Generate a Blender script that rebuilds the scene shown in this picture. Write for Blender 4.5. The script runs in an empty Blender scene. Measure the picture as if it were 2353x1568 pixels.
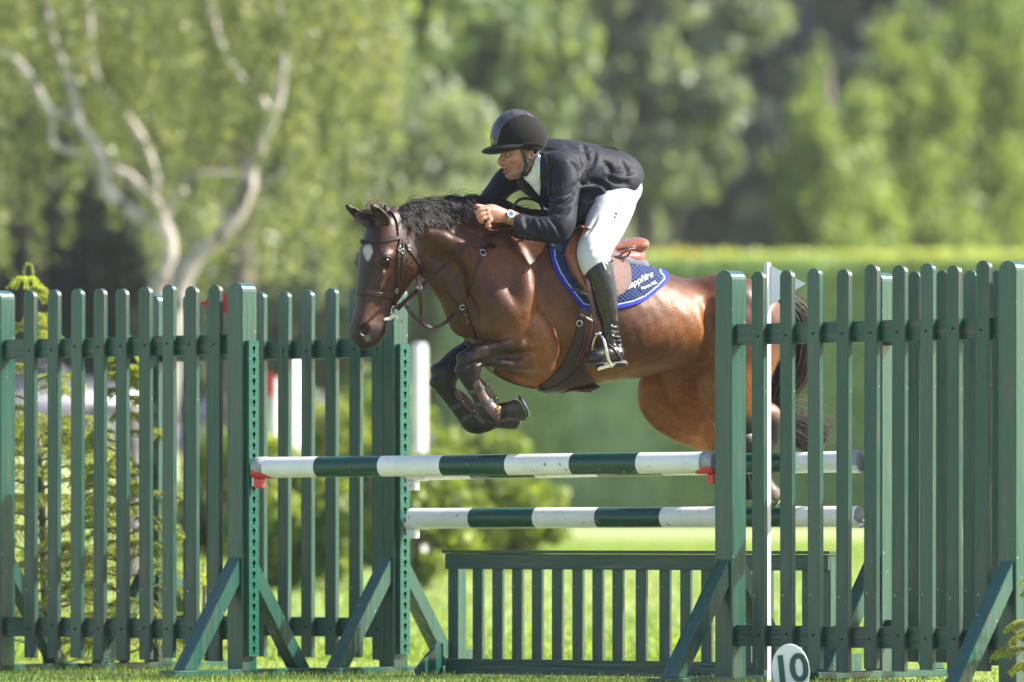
import bpy, bmesh, math, random, time
import numpy as np
from mathutils import Vector, Matrix
from mathutils.bvhtree import BVHTree
from mathutils.geometry import tessellate_polygon

random.seed(7); RNG = np.random.default_rng(7)
SC = bpy.context.scene
COL = SC.collection
T0 = time.time()

# ------------------------------------------------------------------ camera, world, sun
CAMZ, CAMD, LENS, HOR = 0.725, 33.0, 247.0, 1200.0
cam_data = bpy.data.cameras.new('camera'); cam = bpy.data.objects.new('camera', cam_data); COL.objects.link(cam)
cam.location = (0, -CAMD, CAMZ); cam.rotation_euler = (math.radians(90), 0, 0)
cam_data.lens = LENS; cam_data.sensor_width = 36; cam_data.shift_y = (HOR - 784.0) / 2353.0
cam_data.clip_start = 0.5; cam_data.clip_end = 2500
cam_data.dof.use_dof = True; cam_data.dof.focus_distance = 31.75; cam_data.dof.aperture_fstop = 2.1
SC.camera = cam
K = LENS / 36.0 * 2353.0

SUN = Vector((0.76, 0.07, 0.62)).normalized()
world = bpy.data.worlds.new('World'); SC.world = world; world.use_nodes = True
wn = world.node_tree; wn.nodes.clear()
sky = wn.nodes.new('ShaderNodeTexSky'); sky.sky_type = 'NISHITA'; sky.sun_disc = False
sky.sun_elevation = math.asin(SUN.z); sky.sun_rotation = math.atan2(SUN.x, SUN.y)
sky.dust_density = 2.0; sky.air_density = 1.0; sky.ozone_density = 1.0
bg = wn.nodes.new('ShaderNodeBackground'); bg.inputs[1].default_value = 0.115
wo = wn.nodes.new('ShaderNodeOutputWorld'); wn.links.new(sky.outputs[0], bg.inputs[0]); wn.links.new(bg.outputs[0], wo.inputs[0])
sun_d = bpy.data.lights.new('sun', 'SUN'); sun_d.energy = 5.0; sun_d.angle = math.radians(0.55); sun_d.color = (1.0, 0.93, 0.82)
sun = bpy.data.objects.new('sun', sun_d); COL.objects.link(sun)
sun.rotation_euler = SUN.to_track_quat('Z', 'Y').to_euler(); sun.location = (20, -8, 30)
SC.view_settings.view_transform = 'Standard'; SC.view_settings.look = 'None'
SC.view_settings.exposure = 1.38; SC.view_settings.gamma = 1.0
SC.cycles.use_denoising = True
SC.cycles.max_bounces = 6; SC.cycles.transparent_max_bounces = 8

# ------------------------------------------------------------------ helpers
def P(px, py, Z):
    return Vector(((px - 1176.5) * Z / K, Z - CAMD, CAMZ - (py - HOR) * Z / K))
def XZ(px, Z): return ((px - 1176.5) * Z / K, Z - CAMD)

class Frame:
    """vertical plane through O, heading yaw degrees turned from image-left towards the camera"""
    def __init__(s, O, yaw):
        a = math.radians(yaw); s.O = Vector(O)
        s.f = Vector((-math.cos(a), -math.sin(a), 0)); s.n = Vector((math.sin(a), -math.cos(a), 0)); s.u = Vector((0, 0, 1))
    def p(s, px, py, w=0.0):
        c = Vector((0, -CAMD, CAMZ)); d = P(px, py, 32.0) - c
        t = (w - (c - s.O).dot(s.n)) / d.dot(s.n)
        return c + d * t

def mir(fr, px, py, w, s):
    """point at offset w, or its mirror image across the frame's sagittal plane when s < 0"""
    v = fr.p(px, py, w)
    return v if s > 0 else v - fr.n * (2 * w)
def tag(o, label=None, cat=None, group=None, kind=None):
    if label: o['label'] = label
    if cat: o['category'] = cat
    if group: o['group'] = group
    if kind: o['kind'] = kind
    return o
def empty(name, loc, label, cat, group=None, rotz=0):
    o = bpy.data.objects.new(name, None); COL.objects.link(o); o.location = loc; o.rotation_euler = (0, 0, rotz)
    o.empty_display_size = 0.1
    return tag(o, label, cat, group)
def link(name, me, mat=None, parent=None, world=True):
    o = bpy.data.objects.new(name, me); COL.objects.link(o)
    if mat is not None and len(me.materials) == 0: me.materials.append(mat)
    if parent is not None:
        o.parent = parent
        if world: o.matrix_parent_inverse = WM(parent).inverted()   # mesh is in world coordinates
    return o
def WM(o):
    m = Matrix.Translation(o.location) @ o.rotation_euler.to_matrix().to_4x4() @ Matrix.Diagonal((*o.scale, 1))
    if o.parent: m = WM(o.parent) @ o.matrix_parent_inverse @ m
    return m
def mesh_np(name, V, F, smooth=True, col=None, uv=None):
    """F: list of arrays (n,3)/(n,4)"""
    V = np.asarray(V, np.float32)
    if not isinstance(F, (list, tuple)): F = [F]
    F = [np.asarray(f, np.int32) for f in F if len(f)]
    me = bpy.data.meshes.new(name)
    me.vertices.add(len(V)); me.vertices.foreach_set('co', V.ravel())
    li = np.concatenate([f.ravel() for f in F]); tot = np.concatenate([np.full(len(f), f.shape[1], np.int32) for f in F])
    st = np.concatenate([[0], np.cumsum(tot)[:-1]]).astype(np.int32)
    me.loops.add(len(li)); me.loops.foreach_set('vertex_index', li)
    me.polygons.add(len(tot)); me.polygons.foreach_set('loop_start', st); me.polygons.foreach_set('loop_total', tot)
    me.polygons.foreach_set('use_smooth', np.full(len(tot), smooth))
    if col is not None:
        a = me.attributes.new('Col', 'FLOAT_COLOR', 'POINT')
        c = np.ones((len(V), 4), np.float32); c[:, :3] = col; a.data.foreach_set('color', c.ravel())
    me.update(calc_edges=True); me.validate(clean_customdata=False)
    return me
def bm_mesh(bm, name, smooth=False):
    me = bpy.data.meshes.new(name); bm.normal_update(); bm.to_mesh(me); bm.free()
    if smooth: me.polygons.foreach_set('use_smooth', np.full(len(me.polygons), True))
    return me
def catmull(pts, n):
    pts = np.asarray(pts, float); m = len(pts)
    if m == 2:
        t = np.linspace(0, 1, n)[:, None]; return pts[0] * (1 - t) + pts[1] * t
    q = np.vstack([2 * pts[0] - pts[1], pts, 2 * pts[-1] - pts[-2]])
    out = []
    for t in np.linspace(0, m - 1, n):
        i = min(int(t), m - 2); f = t - i; a, b, c, d = q[i], q[i + 1], q[i + 2], q[i + 3]
        out.append(.5 * ((2 * b) + (-a + c) * f + (2 * a - 5 * b + 4 * c - d) * f * f + (-a + 3 * b - 3 * c + d) * f ** 3))
    return np.array(out)
def prism(poly, d0, d1, bev=0.0, seg=1):
    """2-D outline (x,z) pushed from y=d0 to y=d1 -> bmesh"""
    bm = bmesh.new()
    a = [bm.verts.new((x, d0, z)) for x, z in poly]; b = [bm.verts.new((x, d1, z)) for x, z in poly]
    bm.faces.new(a); bm.faces.new(b[::-1]); n = len(poly)
    for i in range(n): bm.faces.new((a[(i + 1) % n], a[i], b[i], b[(i + 1) % n]))
    bmesh.ops.recalc_face_normals(bm, faces=bm.faces)
    if bev > 0:
        es = [e for e in bm.edges if len(e.link_faces) == 2 and e.calc_face_angle(0) > math.radians(25)]
        bmesh.ops.bevel(bm, geom=es, offset=bev, segments=seg, affect='EDGES', clamp_overlap=True)
    return bm
def box_bm(x0, x1, y0, y1, z0, z1, bev=0.0): return prism([(x0, z0), (x1, z0), (x1, z1), (x0, z1)], y0, y1, bev)
def tube(pts, rad, n=8, cap=True, flat=None):
    """tube through pts with radii; returns V, [quads, tris]"""
    pts = np.asarray(pts, float); m = len(pts); rad = np.broadcast_to(np.asarray(rad, float), (m,))
    T = np.gradient(pts, axis=0); T /= np.linalg.norm(T, axis=1)[:, None] + 1e-9
    up = np.array([0, 0, 1.]) if abs(T[0][2]) < .9 else np.array([1., 0, 0])
    V = []; N = np.cross(T[0], up); N /= np.linalg.norm(N)
    for i in range(m):
        N = N - T[i] * N.dot(T[i]); N /= np.linalg.norm(N) + 1e-9; B = np.cross(T[i], N)
        for k in range(n):
            a = 2 * math.pi * k / n; V.append(pts[i] + rad[i] * (math.cos(a) * N + math.sin(a) * B))
    Q = [[i * n + k, i * n + (k + 1) % n, (i + 1) * n + (k + 1) % n, (i + 1) * n + k] for i in range(m - 1) for k in range(n)]
    Tr = []
    if cap:
        V.append(pts[0]); V.append(pts[-1]); a, b = m * n, m * n + 1
        Tr = [[a, (k + 1) % n, k] for k in range(n)] + [[b, (m - 1) * n + k, (m - 1) * n + (k + 1) % n] for k in range(n)]
    return np.array(V), [np.array(Q), np.array(Tr).reshape(-1, 3)]
def ribbon(pts, nrm, width, thick, ends=True):
    """flat strap with box section: pts centre line, nrm outward normals"""
    pts = np.asarray(pts, float); nrm = np.asarray(nrm, float); m = len(pts); width = np.broadcast_to(np.asarray(width, float), (m,))
    T = np.gradient(pts, axis=0); T /= np.linalg.norm(T, axis=1)[:, None] + 1e-9
    nrm = nrm - T * (nrm * T).sum(1)[:, None]; nrm /= np.linalg.norm(nrm, axis=1)[:, None] + 1e-9
    S = np.cross(T, nrm); V = []
    prof = [(-1, 0), (-.96, .75), (-.78, 1), (.78, 1), (.96, .75), (1, 0)]
    for i in range(m):
        for a, b in prof: V.append(pts[i] + S[i] * a * width[i] / 2 + nrm[i] * b * thick)
    n = len(prof)
    Q = [[i * n + k, i * n + (k + 1) % n, (i + 1) * n + (k + 1) % n, (i + 1) * n + k] for i in range(m - 1) for k in range(n)]
    caps = [list(range(n))[::-1], [(m - 1) * n + k for k in range(n)]]
    return np.array(V), [np.array(Q), np.array(caps)]
def merge(parts):
    Vs = []; byn = {}; o = 0
    for V, F in parts:
        V = np.asarray(V).reshape(-1, 3); Vs.append(V)
        for f in (F if isinstance(F, list) else [F]):
            f = np.asarray(f)
            if len(f): byn.setdefault(f.shape[1], []).append(f + o)
        o += len(V)
    return np.vstack(Vs), [np.vstack(v) for v in byn.values()]

# ------------------------------------------------------------------ materials
MATS = {}
def nt(m): return m.node_tree
def mat(name, base=(.5, .5, .5), rough=.5, noise=None, nscale=8, bump=None, bscale=40, metal=0, coat=0, attr=False,
        spec=.5, sheen=0, stretch=(1, 1, 1), noise2=None, n2scale=60, n2=(.5, .62), coord='Object', roughvar=0, sub=0, subr=(1, .3, .15), chips=None):
    m = bpy.data.materials.new(name); m.use_nodes = True; t = m.node_tree; N = t.nodes; L = t.links
    b = N['Principled BSDF']; b.inputs['Roughness'].default_value = rough; b.inputs['Metallic'].default_value = metal
    b.inputs['Coat Weight'].default_value = coat; b.inputs['Coat Roughness'].default_value = .15
    b.inputs['Specular IOR Level'].default_value = spec; b.inputs['Sheen Weight'].default_value = sheen; b.inputs['Sheen Roughness'].default_value = .4
    if sub: b.inputs['Subsurface Weight'].default_value = sub; b.inputs['Subsurface Radius'].default_value = subr; b.inputs['Subsurface Scale'].default_value = .008
    tc = N.new('ShaderNodeTexCoord'); mp = N.new('ShaderNodeMapping'); L.new(tc.outputs[coord], mp.inputs[0]); mp.inputs['Scale'].default_value = stretch
    src = None
    if attr:
        a = N.new('ShaderNodeAttribute'); a.attribute_name = 'Col'; src = a.outputs['Color']
    else:
        r = N.new('ShaderNodeRGB'); r.outputs[0].default_value = (*base, 1); src = r.outputs[0]
    def mixn(src, colour, scale, lo=.4, hi=.65, mult=False, det=5):
        n = N.new('ShaderNodeTexNoise'); n.inputs['Scale'].default_value = scale; n.inputs['Detail'].default_value = det; L.new(mp.outputs[0], n.inputs[0])
        cr = N.new('ShaderNodeMapRange'); cr.inputs[1].default_value = lo; cr.inputs[2].default_value = hi; L.new(n.outputs[0], cr.inputs[0])
        x = N.new('ShaderNodeMix'); x.data_type = 'RGBA'; x.blend_type = 'MULTIPLY' if mult else 'MIX'
        L.new(cr.outputs[0], x.inputs[0]); L.new(src, x.inputs[6]); x.inputs[7].default_value = (*colour, 1)
        return x.outputs[2], cr.outputs[0]
    if noise is not None: src, _ = mixn(src, noise, nscale, mult=attr)
    if noise2 is not None: src, _ = mixn(src, noise2, n2scale, n2[0], n2[1], mult=attr)
    if chips:
        n = N.new('ShaderNodeTexNoise'); n.inputs['Scale'].default_value = chips[0]; n.inputs['Detail'].default_value = 2; L.new(tc.outputs[coord], n.inputs[0])
        cr = N.new('ShaderNodeMapRange'); cr.inputs[1].default_value = chips[1]; cr.inputs[2].default_value = chips[1] + .015; L.new(n.outputs[0], cr.inputs[0])
        x = N.new('ShaderNodeMix'); x.data_type = 'RGBA'; L.new(cr.outputs[0], x.inputs[0]); L.new(src, x.inputs[6]); x.inputs[7].default_value = (*chips[2], 1); src = x.outputs[2]
    L.new(src, b.inputs['Base Color'])
    if roughvar:
        n = N.new('ShaderNodeTexNoise'); n.inputs['Scale'].default_value = nscale * 2; L.new(mp.outputs[0], n.inputs[0])
        cr = N.new('ShaderNodeMapRange'); cr.inputs[1].default_value = .3; cr.inputs[2].default_value = .7
        cr.inputs[3].default_value = rough - roughvar; cr.inputs[4].default_value = rough + roughvar; L.new(n.outputs[0], cr.inputs[0]); L.new(cr.outputs[0], b.inputs['Roughness'])
    if bump:
        n = N.new('ShaderNodeTexNoise'); n.inputs['Scale'].default_value = bscale; n.inputs['Detail'].default_value = 6; L.new(mp.outputs[0], n.inputs[0])
        bp = N.new('ShaderNodeBump'); bp.inputs['Strength'].default_value = bump; bp.inputs['Distance'].default_value = .01
        L.new(n.outputs[0], bp.inputs['Height']); L.new(bp.outputs[0], b.inputs['Normal'])
    MATS[name] = m; return m
def leafmat(name, c1, c2, trans=.35, rough=.5, attr=False):
    m = bpy.data.materials.new(name); m.use_nodes = True; t = m.node_tree; N = t.nodes; L = t.links
    b = N['Principled BSDF']; b.inputs['Roughness'].default_value = rough; b.inputs['Specular IOR Level'].default_value = .35
    a = N.new('ShaderNodeAttribute'); a.attribute_name = 'Col'
    x = N.new('ShaderNodeMix'); x.data_type = 'RGBA'; L.new(a.outputs['Fac'], x.inputs[0]); x.inputs[6].default_value = (*c1, 1); x.inputs[7].default_value = (*c2, 1)
    tr = N.new('ShaderNodeBsdfTranslucent'); ms = N.new('ShaderNodeMixShader'); ms.inputs[0].default_value = trans
    L.new(x.outputs[2], b.inputs['Base Color'])
    g = N.new('ShaderNodeMix'); g.data_type = 'RGBA'; g.blend_type = 'MULTIPLY'; g.inputs[0].default_value = 1; L.new(x.outputs[2], g.inputs[6]); g.inputs[7].default_value = (1.5, 1.5, .6, 1)
    L.new(g.outputs[2], tr.inputs[0]); L.new(b.outputs[0], ms.inputs[1]); L.new(tr.outputs[0], ms.inputs[2])
    L.new(ms.outputs[0], N['Material Output'].inputs[0]); MATS[name] = m; return m

M_paint = mat('green_paint', (.004, .062, .044), .30, noise=(.008, .072, .052), nscale=5, bump=.65, bscale=30, stretch=(1, 1, .10), noise2=(.040, .068, .056), n2scale=26, n2=(.50, .70), roughvar=.10, spec=.5, coat=.35, chips=(38, .735, (.30, .34, .29)))
M_paint_old = mat('weathered_sky_grey_green_paint', (.007, .062, .044), .34, noise=(.020, .056, .043), nscale=9, bump=.6, bscale=34, stretch=(1, 1, .10), noise2=(.065, .070, .058), n2scale=30, n2=(.50, .7), roughvar=.1, chips=(38, .725, (.30, .33, .28)))  # grey mottling paints in sky reflection on the boards, along with wear
M_paint_old_h = mat('weathered_green_rail_paint', (.007, .060, .043), .34, noise=(.022, .054, .042), nscale=9, bump=.6, bscale=34, stretch=(.10, .10, 1), noise2=(.09, .08, .065), n2scale=30, n2=(.52, .7), roughvar=.1)
M_white = mat('white_paint', (.78, .78, .79), .34, noise=(.68, .69, .70), nscale=6, bump=.10, bscale=50, noise2=(.25, .24, .20), n2scale=30, n2=(.66, .74))
M_poleg = mat('pole_green', (.004, .050, .036), .22, noise=(.008, .062, .045), nscale=7, bump=.12, bscale=40, noise2=(.25, .28, .24), n2scale=34, n2=(.68, .74))
M_grey = mat('grey_plastic', (.32, .33, .36), .4, noise=(.25, .26, .28), nscale=20)
M_red = mat('red_plastic', (.62, .05, .035), .35, noise=(.5, .04, .03), nscale=20, bump=.1)
M_track = mat('painted_steel', (.005, .085, .058), .28, noise=(.01, .1, .07), nscale=30, bump=.3, bscale=90)
M_black = mat('black_and_shade', (.004, .005, .005), .8)
M_steel = mat('polished_steel', (.62, .62, .62), .22, metal=1, bump=.05, bscale=120)
M_coat = mat('bay_coat', attr=True, rough=.43, noise=(.74, .70, .68), nscale=9, bump=.16, bscale=150, noise2=(.62, .58, .56), n2scale=70, n2=(.40, .72), spec=.33, sheen=.0, stretch=(1, 1, 1))
M_hair = mat('dark_hair', attr=True, rough=.55, spec=.20)
M_eye = mat('eye_gloss', (.004, .003, .0025), .12, spec=.35)
M_leather = mat('dark_brown_leather', (.026, .011, .010), .42, noise=(.040, .018, .016), nscale=30, bump=.2, bscale=160, spec=.35)
M_strap = mat('worn_strap_leather', (.035, .014, .012), .65, noise=(.05, .022, .018), nscale=30, spec=.15)
M_tan = mat('tan_leather', (.30, .108, .066), .30, noise=(.22, .078, .046), nscale=9, bump=.22, bscale=110, roughvar=.08, spec=.4)
M_flap = mat('brown_grain_leather', (.125, .042, .030), .38, noise=(.09, .03, .022), nscale=12, bump=.5, bscale=220)
M_pad = mat('navy_quilt', attr=True, rough=.72, bump=.25, bscale=200, sheen=.04, spec=.25)
M_skin = mat('skin', attr=True, rough=.48, bump=.12, bscale=300, sub=.2, noise=(.9, .82, .8), nscale=30)
M_jacket = mat('navy_jacket_cloth', (.0085, .0098, .019), .62, bump=.42, bscale=15, noise=(.014, .0155, .025), nscale=6, sheen=.04, spec=.18)
M_breech = mat('white_breeches_cloth', (.55, .55, .58), .85, bump=.65, bscale=14, noise=(.50, .50, .54), nscale=6, sheen=.1)
M_boot = mat('black_boot_leather', (.010, .010, .011), .26, bump=.5, bscale=22, noise=(.016, .016, .018), nscale=12, roughvar=.06)
M_sole = mat('boot_sole', (.035, .030, .026), .6, bump=.2)
M_velvet = mat('black_velvet', (.0075, .007, .008), .85, bump=.3, bscale=240, sheen=.10, spec=.2)
M_shirt = mat('white_shirt', (.66, .70, .66), .7, bump=.2, bscale=60)
M_gilt = mat('gilt_metal', (.75, .45, .14), .3, metal=.8)
M_brownboot = mat('brown_tendon_boot', (.110, .058, .045), .42, bump=.2, bscale=150, noise=(.085, .044, .034), nscale=20)
M_elastic = mat('grey_elastic', (.045, .05, .06), .7, bump=.4, bscale=300)
M_neop = mat('black_neoprene', (.012, .013, .018), .6, bump=.2, bscale=200)
M_sheep = mat('grey_fleece', (.13, .145, .19), .9, bump=.9, bscale=130, noise=(.10, .11, .15), nscale=30)
# veins and hair grain on the coat
t_ = M_coat.node_tree; b_ = t_.nodes['Principled BSDF']; old = [n for n in t_.nodes if n.type == 'BUMP'][0]
tc_ = [n for n in t_.nodes if n.type == 'TEX_COORD'][0]
nz_ = t_.nodes.new('ShaderNodeTexNoise'); nz_.inputs['Scale'].default_value = 5; t_.links.new(tc_.outputs['Object'], nz_.inputs[0])
ad_ = t_.nodes.new('ShaderNodeMix'); ad_.data_type = 'RGBA'; ad_.blend_type = 'LINEAR_LIGHT'; ad_.inputs[0].default_value = .22; t_.links.new(tc_.outputs['Object'], ad_.inputs[6]); t_.links.new(nz_.outputs['Color'], ad_.inputs[7])
vo_ = t_.nodes.new('ShaderNodeTexVoronoi'); vo_.feature = 'DISTANCE_TO_EDGE'; vo_.inputs['Scale'].default_value = 11; t_.links.new(ad_.outputs[2], vo_.inputs[0])
mr_ = t_.nodes.new('ShaderNodeMapRange'); mr_.inputs[1].default_value = 0; mr_.inputs[2].default_value = .07; mr_.inputs[3].default_value = 1; mr_.inputs[4].default_value = 0; t_.links.new(vo_.outputs[0], mr_.inputs[0])
n3_ = t_.nodes.new('ShaderNodeTexNoise'); n3_.inputs['Scale'].default_value = 2.6; t_.links.new(tc_.outputs['Object'], n3_.inputs[0])
m3_ = t_.nodes.new('ShaderNodeMapRange'); m3_.inputs[1].default_value = .45; m3_.inputs[2].default_value = .65; t_.links.new(n3_.outputs[0], m3_.inputs[0])
mu_ = t_.nodes.new('ShaderNodeMath'); mu_.operation = 'MULTIPLY'; t_.links.new(mr_.outputs[0], mu_.inputs[0]); t_.links.new(m3_.outputs[0], mu_.inputs[1])
b2_ = t_.nodes.new('ShaderNodeBump'); b2_.inputs['Strength'].default_value = .08; b2_.inputs['Distance'].default_value = .006; t_.links.new(mu_.outputs[0], b2_.inputs['Height']); t_.links.new(old.outputs[0], b2_.inputs['Normal']); t_.links.new(b2_.outputs[0], b_.inputs['Normal'])

# ------------------------------------------------------------------ implicit surfaces
class Field:
    def __init__(s, frame, u, w, z, h):
        """box in frame coordinates: u along heading, w lateral, z up (absolute offsets from frame origin)"""
        s.fr = frame; s.h = h; s.lo = np.array([u[0], w[0], z[0]], float)
        s.ax = [np.arange(u[0], u[1], h, dtype=np.float32), np.arange(w[0], w[1], h, dtype=np.float32), np.arange(z[0], z[1], h, dtype=np.float32)]
        s.F = np.full([len(a) for a in s.ax], 1.0, np.float32)
        s.R = np.array([list(frame.f), list(frame.n), list(frame.u)]); s.O = np.array(frame.O)
    def loc(s, p): return s.R @ (np.asarray(p, float) - s.O)
    def vec(s, v): return s.R @ np.asarray(v, float)
    def sub(s, lo, hi):
        sl = []
        for i in range(3):
            a = max(0, int((lo[i] - s.lo[i]) / s.h)); b = min(len(s.ax[i]), int((hi[i] - s.lo[i]) / s.h) + 2)
            if b <= a: return None
            sl.append(slice(a, b))
        return tuple(sl)
    def grid(s, sl):
        return s.ax[0][sl[0]][:, None, None], s.ax[1][sl[1]][None, :, None], s.ax[2][sl[2]][None, None, :]
    def comb(s, sl, d, k, op):
        a = s.F[sl]
        if op == 'add':
            h = np.clip(.5 + .5 * (a - d) / k, 0, 1); s.F[sl] = a * (1 - h) + d * h - k * h * (1 - h)
        elif op == 'cut':
            d = -d; h = np.clip(.5 - .5 * (a - d) / k, 0, 1); s.F[sl] = a * (1 - h) + d * h + k * h * (1 - h)
        elif op == 'inter':
            h = np.clip(.5 - .5 * (a - d) / k, 0, 1); s.F[sl] = a * (1 - h) + d * h + k * h * (1 - h)
    def cap(s, A, B, ra, rb, flat=None, q=1.0, k=.02, op='add'):
        """tapered capsule; across the axis `flat` the radius is r*q"""
        a = s.loc(A); b = s.loc(B); R = max(ra, rb) * max(1, q) + max(k, .02) + s.h * 2
        sl = s.sub(np.minimum(a, b) - R, np.maximum(a, b) + R)
        if sl is None: return
        X, Y, Z = s.grid(sl); px, py, pz = X - np.float32(a[0]), Y - np.float32(a[1]), Z - np.float32(a[2])
        ba = b - a; sc = 1.0
        if flat is not None and q != 1.0:
            n = s.vec(flat); n = n / np.linalg.norm(n); g = np.float32(1 / q - 1)
            dn = (px * np.float32(n[0]) + py * np.float32(n[1]) + pz * np.float32(n[2])) * g
            px = px + dn * np.float32(n[0]); py = py + dn * np.float32(n[1]); pz = pz + dn * np.float32(n[2])
            ba = ba + n * (ba.dot(n) * (1 / q - 1)); sc = min(1.0, q)
        L2 = max(ba.dot(ba), 1e-9)
        t = np.clip((px * np.float32(ba[0]) + py * np.float32(ba[1]) + pz * np.float32(ba[2])) / np.float32(L2), 0, 1)
        d = np.sqrt((px - t * np.float32(ba[0])) ** 2 + (py - t * np.float32(ba[1])) ** 2 + (pz - t * np.float32(ba[2])) ** 2) - (np.float32(ra) + t * np.float32(rb - ra))
        s.comb(sl, d * np.float32(sc), np.float32(k), op)
    def chain(s, st, flat=None, q=1.0, k=.02, op='add', n=0):
        """st: [(point, radius[, q])...], smoothly interpolated"""
        pts = np.array([list(x[0]) + [x[1], (x[2] if len(x) > 2 else q)] for x in st], float)
        if n: pts = catmull(pts, n)
        for a, b in zip(pts[:-1], pts[1:]):
            s.cap(a[:3], b[:3], max(a[3], .001), max(b[3], .001), flat, (a[4] + b[4]) / 2, k, op)
    def ell(s, C, r, axes=None, k=.02, op='add'):
        """ellipsoid, radii r along axes (world vectors; default the frame axes)"""
        c = s.loc(C); Rm = max(r) + k + 2 * s.h; sl = s.sub(c - Rm, c + Rm)
        if sl is None: return
        X, Y, Z = s.grid(sl); p = [X - np.float32(c[0]), Y - np.float32(c[1]), Z - np.float32(c[2])]
        if axes is not None:
            A = [s.vec(v) / np.linalg.norm(v) for v in axes]
            p = [p[0] * np.float32(a[0]) + p[1] * np.float32(a[1]) + p[2] * np.float32(a[2]) for a in A]
        k0 = np.sqrt((p[0] / r[0]) ** 2 + (p[1] / r[1]) ** 2 + (p[2] / r[2]) ** 2) + 1e-6
        k1 = np.sqrt((p[0] / r[0] ** 2) ** 2 + (p[1] / r[1] ** 2) ** 2 + (p[2] / r[2] ** 2) ** 2) + 1e-6
        s.comb(sl, (k0 * (k0 - 1) / k1).astype(np.float32), np.float32(k), op)
    def plane(s, C, n, lo, hi, k=.004):
        """cut away everything on the +n side inside the box round C"""
        c = s.loc(C); v = s.vec(n); v = v / np.linalg.norm(v); sl = s.sub(c - hi, c + hi)
        X, Y, Z = s.grid(sl); d = (X - c[0]) * v[0] + (Y - c[1]) * v[1] + (Z - c[2]) * v[2]
        s.comb(sl, d.astype(np.float32), np.float32(k), 'inter')
    def profile(s, A, B, front, back, hw, egg=0.0, exp=2.0, k=.03, op='add', fr=None):
        """body swept along the axis A->B in the sagittal plane of fr. front/back: world points on the two
        outlines, hw: [(t, halfwidth)] with t along the axis in metres"""
        fr = fr or s.fr
        a = s.loc(A); b = s.loc(B); T = (b - a) / np.linalg.norm(b - a); n = s.vec(fr.n); e = np.cross(n, T)
        def pf(pts):
            q = np.array([s.loc(p) - a for p in pts]); t = q @ T; v = q @ e; o = np.argsort(t)
            tt, vv = t[o], v[o]; cc = catmull(np.stack([tt, vv], 1), 120); cc[:, 0] = np.maximum.accumulate(cc[:, 0] + np.arange(120) * 1e-6)
            return cc
        f = pf(front); g = pf(back)
        if f[:, 1].mean() < g[:, 1].mean(): f, g = g, f; egg = -egg
        t0 = max(f[0, 0], g[0, 0]); t1 = min(f[-1, 0], g[-1, 0])
        W = catmull(np.array(hw, float), 100)
        X, Y, Z = s.grid((slice(None),) * 3)
        # bounding box
        pts = np.array([s.loc(p) for p in list(front) + list(back)]); m = max(x[1] for x in hw) + .05
        sl = s.sub(pts.min(0) - m, pts.max(0) + m); X, Y, Z = s.grid(sl)
        X = X - np.float32(a[0]); Y = Y - np.float32(a[1]); Z = Z - np.float32(a[2])
        t = (X * T[0] + Y * T[1] + Z * T[2]).astype(np.float32); v = (X * e[0] + Y * e[1] + Z * e[2]).astype(np.float32); w = (X * n[0] + Y * n[1] + Z * n[2]).astype(np.float32)
        tc = np.clip(t, t0, t1)
        F_ = np.interp(tc, f[:, 0], f[:, 1]).astype(np.float32); G_ = np.interp(tc, g[:, 0], g[:, 1]).astype(np.float32)
        H = np.interp(tc, W[:, 0], W[:, 1]).astype(np.float32)
        c = (F_ + G_) / 2; hv = np.maximum((F_ - G_) / 2, .004); H = np.maximum(H, .004)
        vn = (v - c) / hv
        Hh = H * (1 - egg * np.clip(vn, -1, 1))
        over = np.abs(t - tc)
        rr = (np.abs(vn) ** exp + np.abs(w / Hh) ** exp) ** (1 / exp)
        d = (rr - 1) * np.minimum(hv, Hh) 
        d = np.where(d > 0, np.sqrt(d * d + over * over), np.maximum(d, -.5) + over)
        s.comb(sl, d.astype(np.float32), np.float32(k), op)
    def mesh(s, smooth=2):
        F = s.F; S = F < 0; h = s.h
        n0, n1, n2 = S.shape
        allin = np.ones((n0 - 1, n1 - 1, n2 - 1), bool); anyin = np.zeros_like(allin)
        for i in (0, 1):
            for j in (0, 1):
                for k in (0, 1):
                    c = S[i:n0 - 1 + i, j:n1 - 1 + j, k:n2 - 1 + k]; allin &= c; anyin |= c
        idx = np.argwhere(anyin & ~allin); N = len(idx); acc = np.zeros((N, 3), np.float32); cnt = np.zeros(N, np.float32)
        cor = [(i, j, k) for i in (0, 1) for j in (0, 1) for k in (0, 1)]
        val = {c: F[idx[:, 0] + c[0], idx[:, 1] + c[1], idx[:, 2] + c[2]] for c in cor}
        for c in cor:
            for ax in range(3):
                if c[ax] == 0:
                    d = list(c); d[ax] = 1; d = tuple(d); fa, fb = val[c], val[d]; cr = (fa < 0) != (fb < 0)
                    t = np.where(cr, fa / np.where(cr, fa - fb, 1), 0); p = np.tile(np.array(c, np.float32), (N, 1)); p[:, ax] += t
                    acc += p * cr[:, None]; cnt += cr
        Vt = (idx + acc / cnt[:, None]) * h + s.lo
        G = np.full(allin.shape, -1, np.int32); G[idx[:, 0], idx[:, 1], idx[:, 2]] = np.arange(N)
        Q = []
        for ax in range(3):
            A = np.take(S, range(0, S.shape[ax] - 1), ax); B = np.take(S, range(1, S.shape[ax]), ax)
            E = np.argwhere(A != B); o1, o2 = [x for x in range(3) if x != ax]
            E = E[(E[:, o1] > 0) & (E[:, o2] > 0) & (E[:, o1] < G.shape[o1]) & (E[:, o2] < G.shape[o2])]
            def g(d1, d2):
                e = E.copy(); e[:, o1] -= d1; e[:, o2] -= d2; return G[e[:, 0], e[:, 1], e[:, 2]]
            q = np.stack([g(1, 1), g(0, 1), g(0, 0), g(1, 0)], 1); ins = A[E[:, 0], E[:, 1], E[:, 2]]
            if ax == 1: ins = ~ins
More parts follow.
